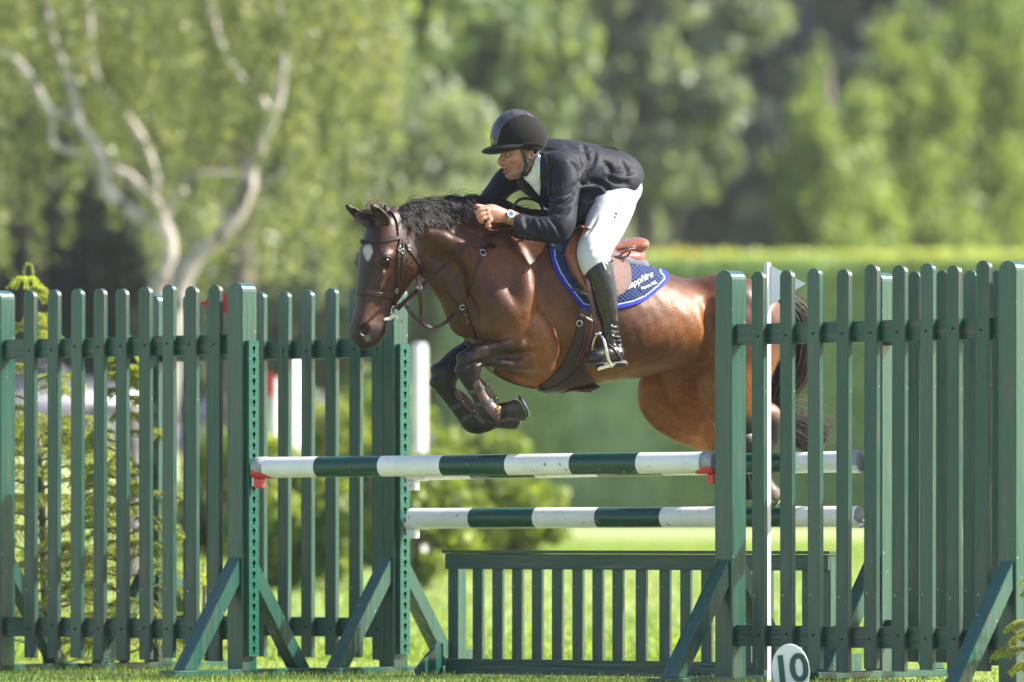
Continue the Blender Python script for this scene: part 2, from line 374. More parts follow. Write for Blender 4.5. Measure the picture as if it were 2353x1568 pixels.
            q = np.where(ins[:, None], q, q[:, ::-1]); Q.append(q)
        Q = np.vstack(Q); Q = Q[(Q >= 0).all(1)]
        ed = np.vstack([Q[:, [0, 1]], Q[:, [1, 2]], Q[:, [2, 3]], Q[:, [3, 0]]])
        deg = np.bincount(ed[:, 0], minlength=N) + np.bincount(ed[:, 1], minlength=N)
        for it in range(smooth * 2):
            lam = .5 if it % 2 == 0 else -.3
            out = np.empty_like(Vt)
            for c in range(3):
                out[:, c] = (np.bincount(ed[:, 0], Vt[ed[:, 1], c], N) + np.bincount(ed[:, 1], Vt[ed[:, 0], c], N)) / np.maximum(deg, 1)
            Vt = Vt + lam * (out - Vt)
        Wd = Vt @ s.R + s.O
        # signs: heading x lateral x up may be left-handed
        if np.linalg.det(s.R) < 0: Q = Q[:, ::-1]
        return Wd.astype(np.float32), Q
def bvh(V, F):
    polys = [tuple(int(i) for i in f) for ff in (F if isinstance(F, list) else [F]) for f in ff]
    return BVHTree.FromPolygons([tuple(map(float, v)) for v in V], polys)
CAMP = Vector((0, -CAMD, CAMZ))
def look(tree, px, py):
    d = (P(px, py, 32) - CAMP).normalized(); return tree.ray_cast(CAMP, d)[:2]
def smoothstep(a, b, x): t = np.clip((x - a) / (b - a), 0, 1); return t * t * (3 - 2 * t)
def vnoise(V, sc, seed=0):
    """cheap smooth value noise from sines"""
    r = np.random.default_rng(seed); out = 0
    for i in range(7):
        k = r.normal(size=3) * sc * (1 + i * .35); out = out + np.sin(V @ k + r.uniform(0, 6.3)) / (1 + i * .3)
    return out / 3
def ball(c, r, n=16, sq=(1, 1, 1)):
    bm = bmesh.new(); bmesh.ops.create_uvsphere(bm, u_segments=n, v_segments=n // 2 + 2, radius=r)
    for v in bm.verts: v.co = Vector((v.co.x * sq[0], v.co.y * sq[1], v.co.z * sq[2])) + Vector(c)
    return bm
def round_top(w, z0, z1, n=7):
    r = w / 2; pts = [(-r, z0), (r, z0)]
    for i in range(n + 1):
        a = math.pi * i / n; pts.append((r * math.cos(a), z1 - r * .82 + r * .82 * math.sin(a)))
    return pts

# ------------------------------------------------------------------ ground
def gz(X, Y):
    """terrain height; rises gently behind the jump and to a bank at the far left"""
    X = np.asarray(X, float); Y = np.asarray(Y, float); Z = Y + CAMD
    b = .43 * smoothstep(36, 62, Z) + .27 * smoothstep(58, 100, Z) + .012 * np.maximum(0, Z - 100)
    xr = X / np.maximum(Z, 5) * 90
    bank = .95 * smoothstep(66, 88, Z) * smoothstep(-1.5, -4.5, xr)
    return b + bank
ys = np.concatenate([np.arange(-38, -4, 2), np.arange(-4, 12, .5), np.arange(12, 80, 1.5), np.geomspace(80, 900, 30)])
xs = np.concatenate([-np.geomspace(900, 20, 20), np.arange(-19, 20, 1.0), np.geomspace(20, 900, 20)])
Xg, Yg = np.meshgrid(xs, ys); V = np.stack([Xg, Yg, gz(Xg, Yg)], -1).reshape(-1, 3); nx = len(xs)
ii, jj = np.meshgrid(np.arange(len(ys) - 1), np.arange(nx - 1), indexing='ij'); q0 = (ii * nx + jj).ravel()
M_ground = mat('lawn', (.21, .27, .08), .8, noise=(.30, .35, .13), nscale=.9, noise2=(.33, .36, .17), n2scale=14, n2=(.42, .7), bump=.6, bscale=60, coord='Object')
o = link('ground', mesh_np('ground', V, np.stack([q0, q0 + 1, q0 + nx + 1, q0 + nx], 1)), M_ground); tag(o, kind='structure')

# grass blades near the jump
def blades(n, zr, hmin, hmax, wd, name, label, seed, leaf):
    r = np.random.default_rng(seed); Z = zr[0] + (zr[1] - zr[0]) * r.random(n) ** 1.4
    X = r.uniform(-1.08, 1.08, n) * Z * (1176.5 / K); Y = Z - CAMD; z = gz(X, Y)
    dens = vnoise(np.stack([X, Y, X * 0], 1), 3, 9); h = (hmin + (hmax - hmin) * r.random(n) ** 1.5) * (1 + .35 * dens); a = r.uniform(0, 6.28, n)
    dx, dy = np.cos(a), np.sin(a); la = r.uniform(0, 6.28, n); lean = h * r.uniform(.1, .9, n)
    b0 = np.stack([X - dx * wd, Y - dy * wd, z - .004], 1); b1 = np.stack([X + dx * wd, Y + dy * wd, z - .004], 1)
    lx, ly = np.cos(la) * lean, np.sin(la) * lean
    m0 = np.stack([X - dx * wd * .7 + lx * .35, Y - dy * wd * .7 + ly * .35, z + h * .6], 1); m1 = np.stack([X + dx * wd * .7 + lx * .35, Y + dy * wd * .7 + ly * .35, z + h * .6], 1)
    t = np.stack([X + lx, Y + ly, z + h * .95], 1); V = np.stack([b0, b1, m1, m0, t], 1).reshape(-1, 3); i = np.arange(n)[:, None] * 5
    c = np.repeat(np.clip(r.normal(.5, .28, n) + .15 * dens, 0, 1), 5)[:, None] * np.ones(3)
    o = link(name, mesh_np(name, V, [i + np.array([[0, 1, 2, 3]]), i + np.array([[3, 2, 4]])], False, c), leaf); tag(o, label, 'grass', kind='stuff')
M_grass = leafmat('grass_blades', (.075, .17, .020), (.34, .40, .11), .5)
blades(60000, (29.5, 37), .008, .032, .0020, 'grass', 'short green lawn grass around the feet of the jump', 21, M_grass)
blades(60000, (36.5, 75), .02, .055, .008, 'grass', 'sunlit lawn grass farther back behind the jump', 22, M_grass)

# ------------------------------------------------------------------ leafy things
def leaves(centres, radii, n, size, seed, squash=1.0, shell=.55, hang=0.0, tone=None, long=1.6):
    """n leaf quads spread in clumps (centres, radii)"""
    r = np.random.default_rng(seed); C = np.asarray(centres, float); Rr = np.asarray(radii, float)
    wgt = Rr ** 2; k = r.choice(len(C), n, p=wgt / wgt.sum()); d = r.normal(size=(n, 3)); d /= np.linalg.norm(d, axis=1)[:, None]
    rad = Rr[k] * (shell + (1 - shell) * r.random(n)) * (1 + .18 * r.normal(size=n)); c = C[k] + d * rad[:, None] * np.array([1, 1, squash])
    c[:, 2] -= hang * r.random(n) ** 2 * Rr[k]
    s = size * r.uniform(.6, 1.35, n)[:, None]; a = r.normal(size=(n, 3)); a[:, 2] -= hang * 2.2; a /= np.linalg.norm(a, axis=1)[:, None]
    nn = d * .9 + r.normal(size=(n, 3)) * .7; b = np.cross(a, nn); b /= np.linalg.norm(b, axis=1)[:, None] + 1e-9
    V = np.stack([c - a * s * long / 2, c + b * s / 2, c + a * s * long / 2, c - b * s / 2], 1).reshape(-1, 3)
    tn = r.random(len(C))[k] * .5 + r.random(n) * .5; tn = tn if tone is None else np.clip(tn + tone, 0, 1)
    return V, np.arange(n * 4).reshape(-1, 4), np.repeat(tn, 4)[:, None] * np.ones(3)
def crown_clumps(c, r, n, cr, seed, fill=.35):
    g = np.random.default_rng(seed); d = g.normal(size=(n, 3)); d /= np.linalg.norm(d, axis=1)[:, None]
    return np.array(c) + d * (np.array(r) * (fill + (1 - fill) * g.random(n)[:, None] ** .5)), cr * g.uniform(.6, 1.35, n)
M_bark = mat('grey_bark', (.16, .14, .12), .85, noise=(.07, .06, .05), nscale=6, bump=.6, bscale=20)
M_birchbark = mat('birch_bark', (.34, .305, .295), .7, noise=(.47, .43, .41), nscale=3, noise2=(.10, .08, .07), n2scale=5, n2=(.55, .62), bump=.3, bscale=20)
def tree(name, px, Z, ytop, halfw, label, cat, leafm, seed, n=16000, size=.16, nclump=60, cr=.16, base=None, trunk=.22, group=None, squash=.85, hang=0, cy=None, asp=1.0, ypx=None):
    """broad tree: crown centre column px, top at pixel row ytop, crown half width in metres"""
    x, y = XZ(px, Z); g0 = float(gz(x, y)); zt = P(px, ytop, Z).z; zb = g0 + (base if base is not None else (zt - g0) * .12)
    root = empty(name, (x, y, g0), label, cat, group); cz = (zt + zb) / 2; hz = (zt - zb) / 2
    C, Rr = crown_clumps((x, y, cz), (halfw, halfw * asp, hz), nclump, cr * halfw * 2, seed)
    V, F, c = leaves(C, Rr, n, size, seed, squash, hang=hang); link('crown', mesh_np('crown', V, F, False, c), leafm, root)
    g = np.random.default_rng(seed + 1); parts = [tube(catmull([(x, y, g0 - .1), (x + .1, y, g0 + (cz - g0) * .5), (x - .1, y, cz + hz * .5)], 10), np.linspace(trunk, trunk * .35, 10), 10)]
    for i in range(7):
        z0 = g0 + (cz - g0) * g.uniform(.35, 1.0); e = C[g.integers(len(C))]
        parts.append(tube(catmull([(x, y, z0), ((x + e[0]) / 2, (y + e[1]) / 2, (z0 + e[2]) / 2 + .3), e], 8), np.linspace(trunk * .45, .03, 8), 7))
    link('trunk', mesh_np('trunk', *merge(parts)), M_bark, root); return root
L_birch = leafmat('birch_leaf', (0.095, 0.125, 0.055), (0.31, 0.33, 0.18), .45, .4)
L_silver = leafmat('silver_leaf', (0.12, 0.165, 0.11), (0.36, 0.42, 0.29), .40, .35)
L_yew = leafmat('yellow_conifer_leaf', (0.08, 0.14, 0.05), (0.36, 0.44, 0.14), .40)
L_mid = leafmat('mid_green_leaf', (0.075, 0.125, 0.06), (0.25, 0.32, 0.16), .40)
L_dark = leafmat('dark_wood_leaf', (.020, .033, .025), (.055, .080, .050), .2)
L_hedge = leafmat('hedge_leaf', (.045, .095, .020), (.090, .155, .035), .35)
L_shrub = leafmat('yellow_shrub_leaf', (0.09, 0.15, 0.03), (0.32, 0.38, 0.08), .4)
L_dshrub = leafmat('dark_shrub_leaf', (.020, .036, .010), (.075, .10, .02), .3)

# birch with white limbs
def birch():
    Z = 62.0; b3 = lambda x, y, dz=0: P(x, y, Z + dz)
    x, y = XZ(385, Z); g0 = float(gz(x, y)); root = empty('birch_tree', (x, y, g0), 'birch with forked white trunks and drooping olive leaves beyond the left pickets', 'tree')
    limbs = [([(372, 1160), (366, 900), (362, 678), (388, 572), (366, 495), (348, 458), (300, 410), (261, 389)], .13, .05, 0),
             ([(362, 540), (348, 517), (293, 481), (247, 440), (229, 357), (183, 284), (169, 220), (147, 156), (119, 82), (100, -20)], .085, .035, -.5),
             ([(366, 495), (350, 460), (357, 412), (330, 330), (293, 270), (247, 215), (215, 160), (206, 46), (200, -40)], .06, .03, .6),
             ([(183, 284), (150, 262), (115, 256), (78, 192), (46, 147), (0, 115), (-60, 100)], .05, .03, -.8),
             ([(183, 357), (124, 330), (119, 275), (112, 250)], .035, .02, -.6),
             ([(374, 1160), (385, 900), (412, 687), (440, 605), (527, 518), (568, 440), (577, 389), (600, 330), (632, 256), (646, 183), (650, 120), (640, 0)], .125, .045, 1.0),
             ([(614, 252), (590, 215), (550, 178), (504, 96), (490, 36), (480, -40)], .05, .03, .8),
             ([(380, 504), (412, 440), (467, 398), (559, 403)], .035, .02, .3), ([(560, 450), (640, 400), (700, 300), (730, 240)], .03, .02, 2.5)]
    for pts, r0, r1, dz in limbs:
        q = catmull([b3(a, b, dz) for a, b in pts], 40); pass
        link('limb' if pts[0][1] < 1100 else 'trunk', mesh_np('limb', *tube(q, np.linspace(r0 * .78, r1 * .75, 40) * (1 + .08 * np.sin(np.arange(40) * 2.1)), 12)), M_birchbark, root)
    # hanging sprays
    g = np.random.default_rng(5); C = []; Rr = []
    for i in range(420):
        x_ = g.uniform(-150, 900); top_ = g.uniform(-330, 470) if x_ < 860 else g.uniform(-300, 200)
        if top_ > 120 and g.random() < (.72 if x_ < 560 else .4): continue
        q = b3(x_, top_, g.uniform(-1.0, 0) if g.random() < .24 else g.uniform(1.4, 5.0))
        for j in range(5): C.append(q - Vector((g.normal() * .05, 0, j * .16))); Rr.append(.15 * g.uniform(.6, 1.3))
    V, F, c = leaves(C, Rr, 30000, .048, 6, 1.3, .1, hang=.8); link('crown', mesh_np('crown', V, F, False, c), L_birch, root)
birch()
# big trees behind
TL = [ # px, Z, ytop, halfw, leaf, n, size, seed, label
 (540, 92, -260, 3.3, L_mid, 16000, .17, 31, 'broad green tree close behind the white-limbed birch'),
 (60, 100, -300, 5.0, L_mid, 14000, .18, 32, 'mid green tree filling the upper left corner behind the birch'),
 (330, 112, -200, 4.8, L_dark, 12000, .20, 33, 'shaded tree seen between the birch limbs'),
 (950, 106, -250, 3.0, L_mid, 20000, .17, 34, 'pale sunlit tree above and left of the rider'),
 (1480, 118, -260, 2.0, L_silver, 18000, .15, 35, 'silvery green tree right above the rider'),
 (1290, 124, -240, 2.0, L_silver, 11000, .18, 36, 'silver-leaved tree directly behind the rider'),
 (870, 100, 200, 3.2, L_silver, 14000, .16, 40, 'pale green tree low behind the horse ears'),
 (1150, 120, 300, 3.0, L_silver, 12000, .16, 41, 'soft green bushy tree behind the horse neck'),
 (2520, 122, 100, 3.5, L_mid, 9000, .18, 42, 'mid green tree just beyond the right edge')]
for px, Z, yt, hw, lf, n, sz, sd, lab in TL:
    tree('conifer_tree' if lf is L_yew else 'broadleaf_tree', px, Z, yt, hw, lab, 'tree', lf, sd, n, sz, group='trees beyond the arena', nclump=60, cr=.105, hang=.3, base={35: 5.2, 31: 4.8, 32: 4.6}.get(sd))
# yellow-green conifers: bundles of pointed plumes
for px, Z, sps, sd, lab in [(1905, 106, [(1885, 95, 1.0), (1940, 62, 1.1), (1868, 250, .8), (1860, 400, .8), (1910, 330, 1.1), (1970, 250, 1.2)], 37, 'pointed yellow-green conifer standing first right of the dark gap'),
        (2075, 109, [(2040, 25, 1.3), (2090, -20, 1.4), (2010, 180, 1.2), (2140, 60, 1.3), (2080, 300, 1.4), (2160, 300, 1.3)], 38, 'yellow-green conifer between the pointed one and the tallest'),
        (2290, 111, [(2200, -70, 1.5), (2270, -150, 1.6), (2340, -120, 1.6), (2420, -160, 1.6), (2230, 150, 1.2), (2330, 180, 1.3), (2400, 240, 1.2)], 39, 'tall yellow-green conifer at the right edge behind the hedge')]:
    x, y = XZ(px, Z); g0 = float(gz(x, y)); root = empty('conifer_tree', (x, y, g0), lab, 'tree', 'trees beyond the arena'); g = np.random.default_rng(sd); C = []; Rr = []
    for sx_, sy_, r_ in sps:
        tip = P(sx_, sy_, Z); dy_ = g.uniform(-1, 1.2); h_ = tip.z - g0
        for i in range(46):
            t = g.random() ** .8; a = g.uniform(0, 6.28); rr = r_ * (1 - t) ** .65 * 1.15 * g.uniform(.75, 1.05)
            C.append((tip.x + math.cos(a) * rr, y + dy_ + math.sin(a) * rr, g0 + .5 + t * (h_ - .7))); Rr.append((.26 + .30 * (1 - t)) * g.uniform(.6, 1.35))
    V, F, c = leaves(C, Rr, 8500 * len(sps) // 2, .085, sd, 1.5, .25, hang=-.5, long=2.4); link('crown', mesh_np('crown', V, F, False, c), L_yew, root)
    link('trunk', mesh_np('trunk', *tube([(x, y, g0 - .1), (x, y, g0 + 3), (x, y, P(px, 150, Z).z)], [.22, .18, .05], 10)), M_bark, root)
# far wood: dark mass, joined
g = np.random.default_rng(77); C = []; Rr = []
for i in range(520):
    Z = g.uniform(150, 185); x = g.uniform(-600, 2950); X, Y = XZ(x, Z); C.append((X, Y, gz(X, Y) + g.uniform(0, 15.5))); Rr.append(g.uniform(1.1, 2.2))
V, F, c = leaves(C, Rr, 45000, .55, 78, .9, .3); o = link('woodland', mesh_np('woodland', V, F, False, c), L_dark); tag(o, 'dark mass of woodland closing the background', 'woodland', kind='stuff')
g = np.random.default_rng(79); Vw = []; 
bmw = bmesh.new()
for i in range(60):
    X = -60 + i * 2.1; Z = 192 + 4 * math.sin(i * 1.3); z0 = float(gz(X, Z - CAMD)) - 1; h_ = 17 + 3 * math.sin(i * .7) + g.normal()
    m_ = Matrix.Translation((X, Z - CAMD, z0 + h_ / 2)) @ Matrix.Diagonal((2.4, 2.4, h_ / 2, 1)); bmesh.ops.create_icosphere(bmw, subdivisions=3, radius=1, matrix=m_)
for v in bmw.verts: v.co += Vector((math.sin(v.co.z * 2.3 + v.co.x), 0, math.sin(v.co.x * 2.9))) * .35
M_dwood = mat('deep_wood', (.012, .020, .010), .9, noise=(.02, .032, .014), nscale=.6, bump=1, bscale=2)
o = link('woodland', bm_mesh(bmw, 'woodland_back', True), M_dwood); tag(o, 'unbroken dark wood behind all the trees', 'woodland', kind='stuff')

# clipped hedge across the right half
def hedge():
    Z0 = 95.0; x0, _ = XZ(1010, Z0); x1, _ = XZ(2560, Z0); y0 = Z0 - CAMD; zt = P(1500, 592, Z0).z; zb = .6
    root = empty('clipped_hedge', ((x0 + x1) / 2, y0, zb), 'long tall clipped hedge with a sunlit top behind the horse and right wing', 'hedge')
    prof = [(-.0, 0), (-.02, .5 * (zt - zb)), (.02, .93 * (zt - zb)), (.16, .985 * (zt - zb)), (.5, zt - zb), (2.2, (zt - zb) * 1.0), (2.5, .9 * (zt - zb)), (2.6, 0)]
    xs_ = np.linspace(x0, x1, 80); V = []; 
    for x in xs_:
        for a, b in prof: V.append((x, y0 + a + .06 * math.sin(x * 2.1 + b) , zb + b + .02 * math.sin(x * 5)))
    n = len(prof); Q = [[i * n + k, i * n + k + 1, (i + 1) * n + k + 1, (i + 1) * n + k] for i in range(79) for k in range(n - 1)]
    caps = [list(range(n)), [79 * n + k for k in range(n)][::-1]]
    M_hcore = mat('hedge_inner', (.15, .23, .11), .85, noise=(.07, .12, .03), nscale=2.5, bump=.8, bscale=14)
    link('core', mesh_np('core', V, [np.array(Q)[:, ::-1], np.array(caps)]), M_hcore, root)
    r = np.random.default_rng(8); N = 42000; x = r.uniform(x0, x1, N); s = r.random(N); H = zt - zb
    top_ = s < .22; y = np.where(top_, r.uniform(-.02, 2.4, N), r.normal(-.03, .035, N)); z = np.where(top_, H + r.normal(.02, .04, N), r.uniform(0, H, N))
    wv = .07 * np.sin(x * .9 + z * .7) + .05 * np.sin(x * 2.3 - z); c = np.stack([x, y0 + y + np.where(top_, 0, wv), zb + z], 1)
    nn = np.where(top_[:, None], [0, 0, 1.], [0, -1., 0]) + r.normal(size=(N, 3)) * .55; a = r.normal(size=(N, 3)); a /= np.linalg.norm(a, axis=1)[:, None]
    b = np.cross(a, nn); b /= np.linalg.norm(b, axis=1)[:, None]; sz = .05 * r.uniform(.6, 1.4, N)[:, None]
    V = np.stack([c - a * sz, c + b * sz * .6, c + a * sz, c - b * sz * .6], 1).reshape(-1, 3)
    tn = np.clip(.12 + .2 * r.random(N) + .12 * np.sin(x * .8 + z) + .9 * top_, 0, 1)  # top leaves toned much lighter: sunlight on the hedge top put into the colour
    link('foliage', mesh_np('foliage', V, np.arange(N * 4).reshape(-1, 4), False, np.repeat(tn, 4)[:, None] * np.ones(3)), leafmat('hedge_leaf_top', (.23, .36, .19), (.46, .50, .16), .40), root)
hedge()
# shrubs in the middle distance
for i, (px, Z, yt, hw, lf, lab) in enumerate([
    (1080, 57, 1000, .52, L_shrub, 'bright yellow-green rounded shrub below the horse forelegs'),
    (760, 60, 860, .75, L_shrub, 'tall yellow-green shrub behind the inner left pickets'),
    (930, 58, 1040, .5, L_dshrub, 'dark green shrub behind the keyhole post'),
    (560, 62, 1010, .62, L_shrub, 'loose yellow-tipped shrub seen beside the left post'),
    (1010, 56, 1130, .75, L_dshrub, 'low dark shrub spreading at the foot of the yellow one'),
    (640, 59, 1100, .75, L_dshrub, 'low dark shrub behind the gate pickets'),
    (665, 50.5, 1005, .42, L_shrub, 'loose shrub in front of the thin white posts'),
    (830, 58.5, 1130, .6, L_dshrub, 'low shaded shrub left of the inner post'),
    (1170, 55, 1090, .4, L_shrub, 'small bright shrub at the right end of the planting'), (965, 50, 1060, .36, L_shrub, 'bright shrub hiding the foot of the rounded white post')]):
    tree('garden_shrub', px, Z, yt, hw, lab, 'shrub', lf, 60 + i, 6000, .06, 34, .17, base=.0, trunk=.03, group='shrubs beyond the jump')
for i, (px, yt) in enumerate([(-20, 575), (185, 555), (385, 590), (560, 570)]):
    tree('garden_shrub', px, 101 + i, yt, 1.35, ['dark bush low behind the left end post', 'dark bush behind the spruce', 'dark bush behind the birch trunks', 'dark bush right of the birch trunks'][i], 'shrub', L_dark, 90 + i, 7000, .16, 30, .2, base=.3, trunk=.06, group='shrubs beyond the jump')
# white posts of another jump, far back
for px, Z, yt, w_, lab in ((964, 52, 790, .040, 'rounded white post of another jump right of the keyhole post'), (677, 54, 818, .042, 'white post of another jump behind the gate pickets'), (632, 56, 870, .028, 'thin white post with a red flag behind the gate pickets')):
    x, y = XZ(px, Z); g0 = float(gz(x, y)); zt = P(px, yt, Z).z
    root = empty('white_jump_post', (x, y, g0), lab, 'jump post', 'white posts of another jump')
    bm = prism(round_top(w_ * 2, 0, zt - g0), -.04, .04, .004); bm.transform(Matrix.Translation((x, y, g0)) @ Matrix.Rotation(math.radians(52), 4, 'Z')); link('post', bm_mesh(bm, 'post'), M_white, root)
    if w_ < .03:
        bm = box_bm(-.10, .0, -.003, .003, -.09, .09); bm.transform(Matrix.Translation((x, y - .045, zt - .05))); link('flag', bm_mesh(bm, 'flag'), MATS.get('red_flag') or mat('red_flag', (.55, .03, .03), .5), root)
# gravel drive and parked cars, far left
xs_ = np.linspace(-40, -3.6, 50); V = []
M_gravel = mat('gravel', (.46, .40, .36), .9, noise=(.38, .34, .30), nscale=3, bump=.4, bscale=30)
for x in xs_:
    for y in np.linspace(89 - CAMD, 97 - CAMD, 10): V.append((x, y, float(gz(x, y)) + .02))
o = link('drive', mesh_np('drive', V, np.array([[i * 10 + k, (i + 1) * 10 + k, (i + 1) * 10 + k + 1, i * 10 + k + 1] for i in range(49) for k in range(9)])), M_gravel); tag(o, kind='structure')
def car(px, Z, col, label, sc=1.0):
    x, y = XZ(px, Z); g0 = float(gz(x, y)) + .02; root = empty('parked_car', (x, y, g0), label, 'car', 'cars parked on the drive')
    M = Matrix.Translation((x, y, g0)) @ Matrix.Rotation(math.radians(12), 4, 'Z')
    mb = mat('car_paint', col, .25, metal=.1, coat=.6); mg = mat('car_glass', (.03, .035, .04), .08)
    bm = prism([(-2.05, .35), (-1.75, .30), (1.9, .30), (2.1, .42), (2.08, .72), (1.75, .86), (1.05, .95), (-1.2, .98), (-1.9, .92), (-2.1, .70)], -.86, .86, .06, 2); bm.transform(M); link('body', bm_mesh(bm, 'body', True), mb, root)
    bm = prism([(-1.75, .955), (-1.25, 1.36), (.15, 1.42), (1.0, .955)], -.72, .72, .08, 2); bm.transform(M); link('cabin', bm_mesh(bm, 'cabin', True), mb, root)
    for s_ in (-1, 1):
        for q in ([(-1.45, 1.0), (-1.12, 1.30), (-.42, 1.34), (-.42, 1.0)], [(-.34, 1.0), (-.34, 1.345), (.12, 1.34), (.72, 1.0)]):
            bm = prism(q, s_ * .722 - .004, s_ * .722 + .004); bm.transform(M); link('window', bm_mesh(bm, 'window'), mg, root)
    for wx in (-1.32, 1.32):
        for s_ in (-1, 1):
            Vt, Ft = tube([(wx, s_ * .70, .31), (wx, s_ * .88, .31)], .31, 24); Vt = np.array([M @ Vector(v) for v in Vt]); wh = link('wheel', mesh_np('wheel', Vt, Ft, False), M_black, root)
            Vt, Ft = tube([(wx, s_ * .875, .31), (wx, s_ * .892, .31)], .19, 18); Vt = np.array([M @ Vector(v) for v in Vt]); link('rim', mesh_np('rim', Vt, Ft, False), M_grey, wh)
car(-10, 92, (.13, .14, .18), 'pale grey car parked on the drive behind the spruce at far left'); car(690, 94, (.13, .15, .20), 'blue grey car parked right of the birch trunks, mostly behind shrubs')
# thin grey stake-like trunk behind the left pickets
x, y = XZ(306, 52); root = empty('young_tree', (x, y, float(gz(x, y))), 'thin grey trunk of a young tree behind the left pickets', 'tree')
q = catmull([(x, y, float(gz(x, y)) - .05), (x + .01, y, 1.2), (x - .02, y, P(306, 925, 52).z)], 12); link('trunk', mesh_np('trunk', *tube(q, np.linspace(.05, .042, 12), 12)), mat('mauve_bark', (.20, .18, .20), .8, noise=(.13, .11, .12), nscale=8), root)
# orange blooms at the hedge top
M_orange = mat('orange_bloom', (.55, .26, .01), .6)
for px in (1562, 1598):
    c = P(px, 580, 94.0); root = empty('orange_flower', c, ['orange bloom on the hedge top, the left of two', 'orange bloom on the hedge top, the right of two'][px > 1580], 'flower', 'orange blooms on the hedge')
    parts = []
    for k in range(7):
        a = k * .9; parts.append((np.array([c + Vector((0, 0, 0)), c + Vector((math.cos(a) * .06 - .02, -.02, math.sin(a) * .06)), c + Vector((math.cos(a) * .08, -.04, math.sin(a) * .08)), c + Vector((math.cos(a + .5) * .06, -.02, math.sin(a + .5) * .06))]), [np.array([[0, 1, 2, 3]])]))
    link('petals', mesh_np('petals', *merge(parts), False), M_orange, root); link('stem', mesh_np('stem', *tube([c - Vector((0, -.03, .25)), c], .01, 6)), M_dwood, root)

# ------------------------------------------------------------------ spruce behind the left wing (in focus)
L_spruce = leafmat('spruce_needle', (.08, .12, .02), (.50, .56, .10), .42, .5)
def spruce(px, Z, ytop, Rm, label, seed, nb=110, zfrom=.08, ph=None, density=1.0, lean=0.0):
    g = np.random.default_rng(seed); x, y = XZ(px, Z); zt = P(px, ytop, Z).z; root = empty('spruce', (x, y, 0), label, 'conifer')
    st = catmull([(x, y, 0), (x + lean * .3, y, zt * .45), (x + lean * .7, y, zt * .75), (x + lean, y, zt)], 30)
    link('trunk', mesh_np('trunk', *tube(st, np.linspace(.026, .004, 30), 8)), M_bark, root)
    twigs = []; nd = []; nt_ = []
    def needles(p, tone):
        n = int(len(p) * 9 * density); t = g.uniform(0, len(p) - 1.001, n); i = t.astype(int); f_ = (t - i)[:, None]; c = p[i] * (1 - f_) + p[i + 1] * f_
        T = p[i + 1] - p[i]; T /= np.linalg.norm(T, axis=1)[:, None] + 1e-9; d = g.normal(size=(n, 3)); d -= T * (d * T).sum(1)[:, None]; d /= np.linalg.norm(d, axis=1)[:, None]
        a = T * .75 + d * .75; L = g.uniform(.009, .015, n)[:, None]; s = np.cross(a, g.normal(size=(n, 3))); s /= np.linalg.norm(s, axis=1)[:, None]
        nd.append(np.stack([c - s * .0013, c + s * .0013, c + a * L + s * .0005, c + a * L - s * .0005], 1).reshape(-1, 3)); nt_.append(np.repeat(np.clip(tone + g.normal(0, .12, n) , 0, 1), 4))
    for b in range(nb):
        tz = zfrom + (1 - zfrom) * (b + g.random()) / nb
        if tz > .55 and g.random() < .65: continue
        base = st[min(29, int(tz * 29))]; ln = Rm * (1 - tz * .88) * g.uniform(.65, 1.1) + .02; az = b * 2.4 + g.normal() * .4
        d = np.array([math.cos(az), math.sin(az), 0]); L0 = base + 0; up = .25 + .2 * tz
        br = catmull([L0, L0 + d * ln * .4 + [0, 0, up * ln * .35], L0 + d * ln * .8 + [0, 0, up * ln * .25], L0 + d * ln + [0, 0, -.05 * ln]], 14)
        twigs.append(tube(br, np.linspace(.006, .0018, 14), 5)); needles(br[4:], .55)
        side = np.cross(d, [0, 0, 1.]); 
        for j in range(3, 14):
            for sg in (-1, 1):
                l2 = ln * .34 * (1 - (j - 3) / 15) * g.uniform(.6, 1.2) + .03; q0 = br[j]
                sb = catmull([q0, q0 + (side * sg * .8 + d * .6) * l2 * .5 + [0, 0, .01], q0 + (side * sg * .85 + d * .75) * l2 - [0, 0, .35 * l2]], 7)
                needles(sb, .35 + .45 * (j / 13) + (.15 if g.random() < .3 else 0))
                twigs.append(tube(sb, np.linspace(.0022, .0012, 7), 3, cap=False))
    # drooping leader
    p0 = st[-1]; ld = catmull([p0, p0 + [-.01, 0, .05], p0 + [0, 0, .085], p0 + [.022, 0, .09], p0 + [.034, 0, .06], p0 + [.036, 0, .02]], 14); needles(ld, .85); needles(ld, .85); twigs.append(tube(ld, .003, 5))
    for az in np.linspace(0, 6.28, 9)[:-1]:
        d = np.array([math.cos(az), math.sin(az), 0]); l = g.uniform(.06, .11); q = catmull([p0, p0 + d * l * .5 + [0, 0, .02], p0 + d * l + [0, 0, -.03]], 9)
        for _ in range(3): needles(q, .9)
    V = np.vstack(nd); T_ = np.concatenate(nt_)
    link('needles', mesh_np('needles', V, np.arange(len(V)).reshape(-1, 4), False, T_[:, None] * np.ones(3)), L_spruce, root)['kind'] = 'stuff'
    Vt, Ft = merge(twigs); link('branches', mesh_np('branches', Vt, Ft), M_bark, root)['kind'] = 'stuff'
spruce(110, 35.1, 648, .60, 'young spruce with a drooping leader behind the left picket wing', 3, 150, .03, lean=-.11)
spruce(285, 34.6, 815, .44, 'smaller spruce close to the middle left pickets', 4, 90, .05)
spruce(470, 35.6, 1330, .26, 'low spruce tips between the last left pickets and the brace', 5, 22, .1)
spruce(2395, 29.9, 1330, .22, 'sprig of spruce cut off at the lower right edge', 6, 24, .1)
print('background', time.time() - T0)

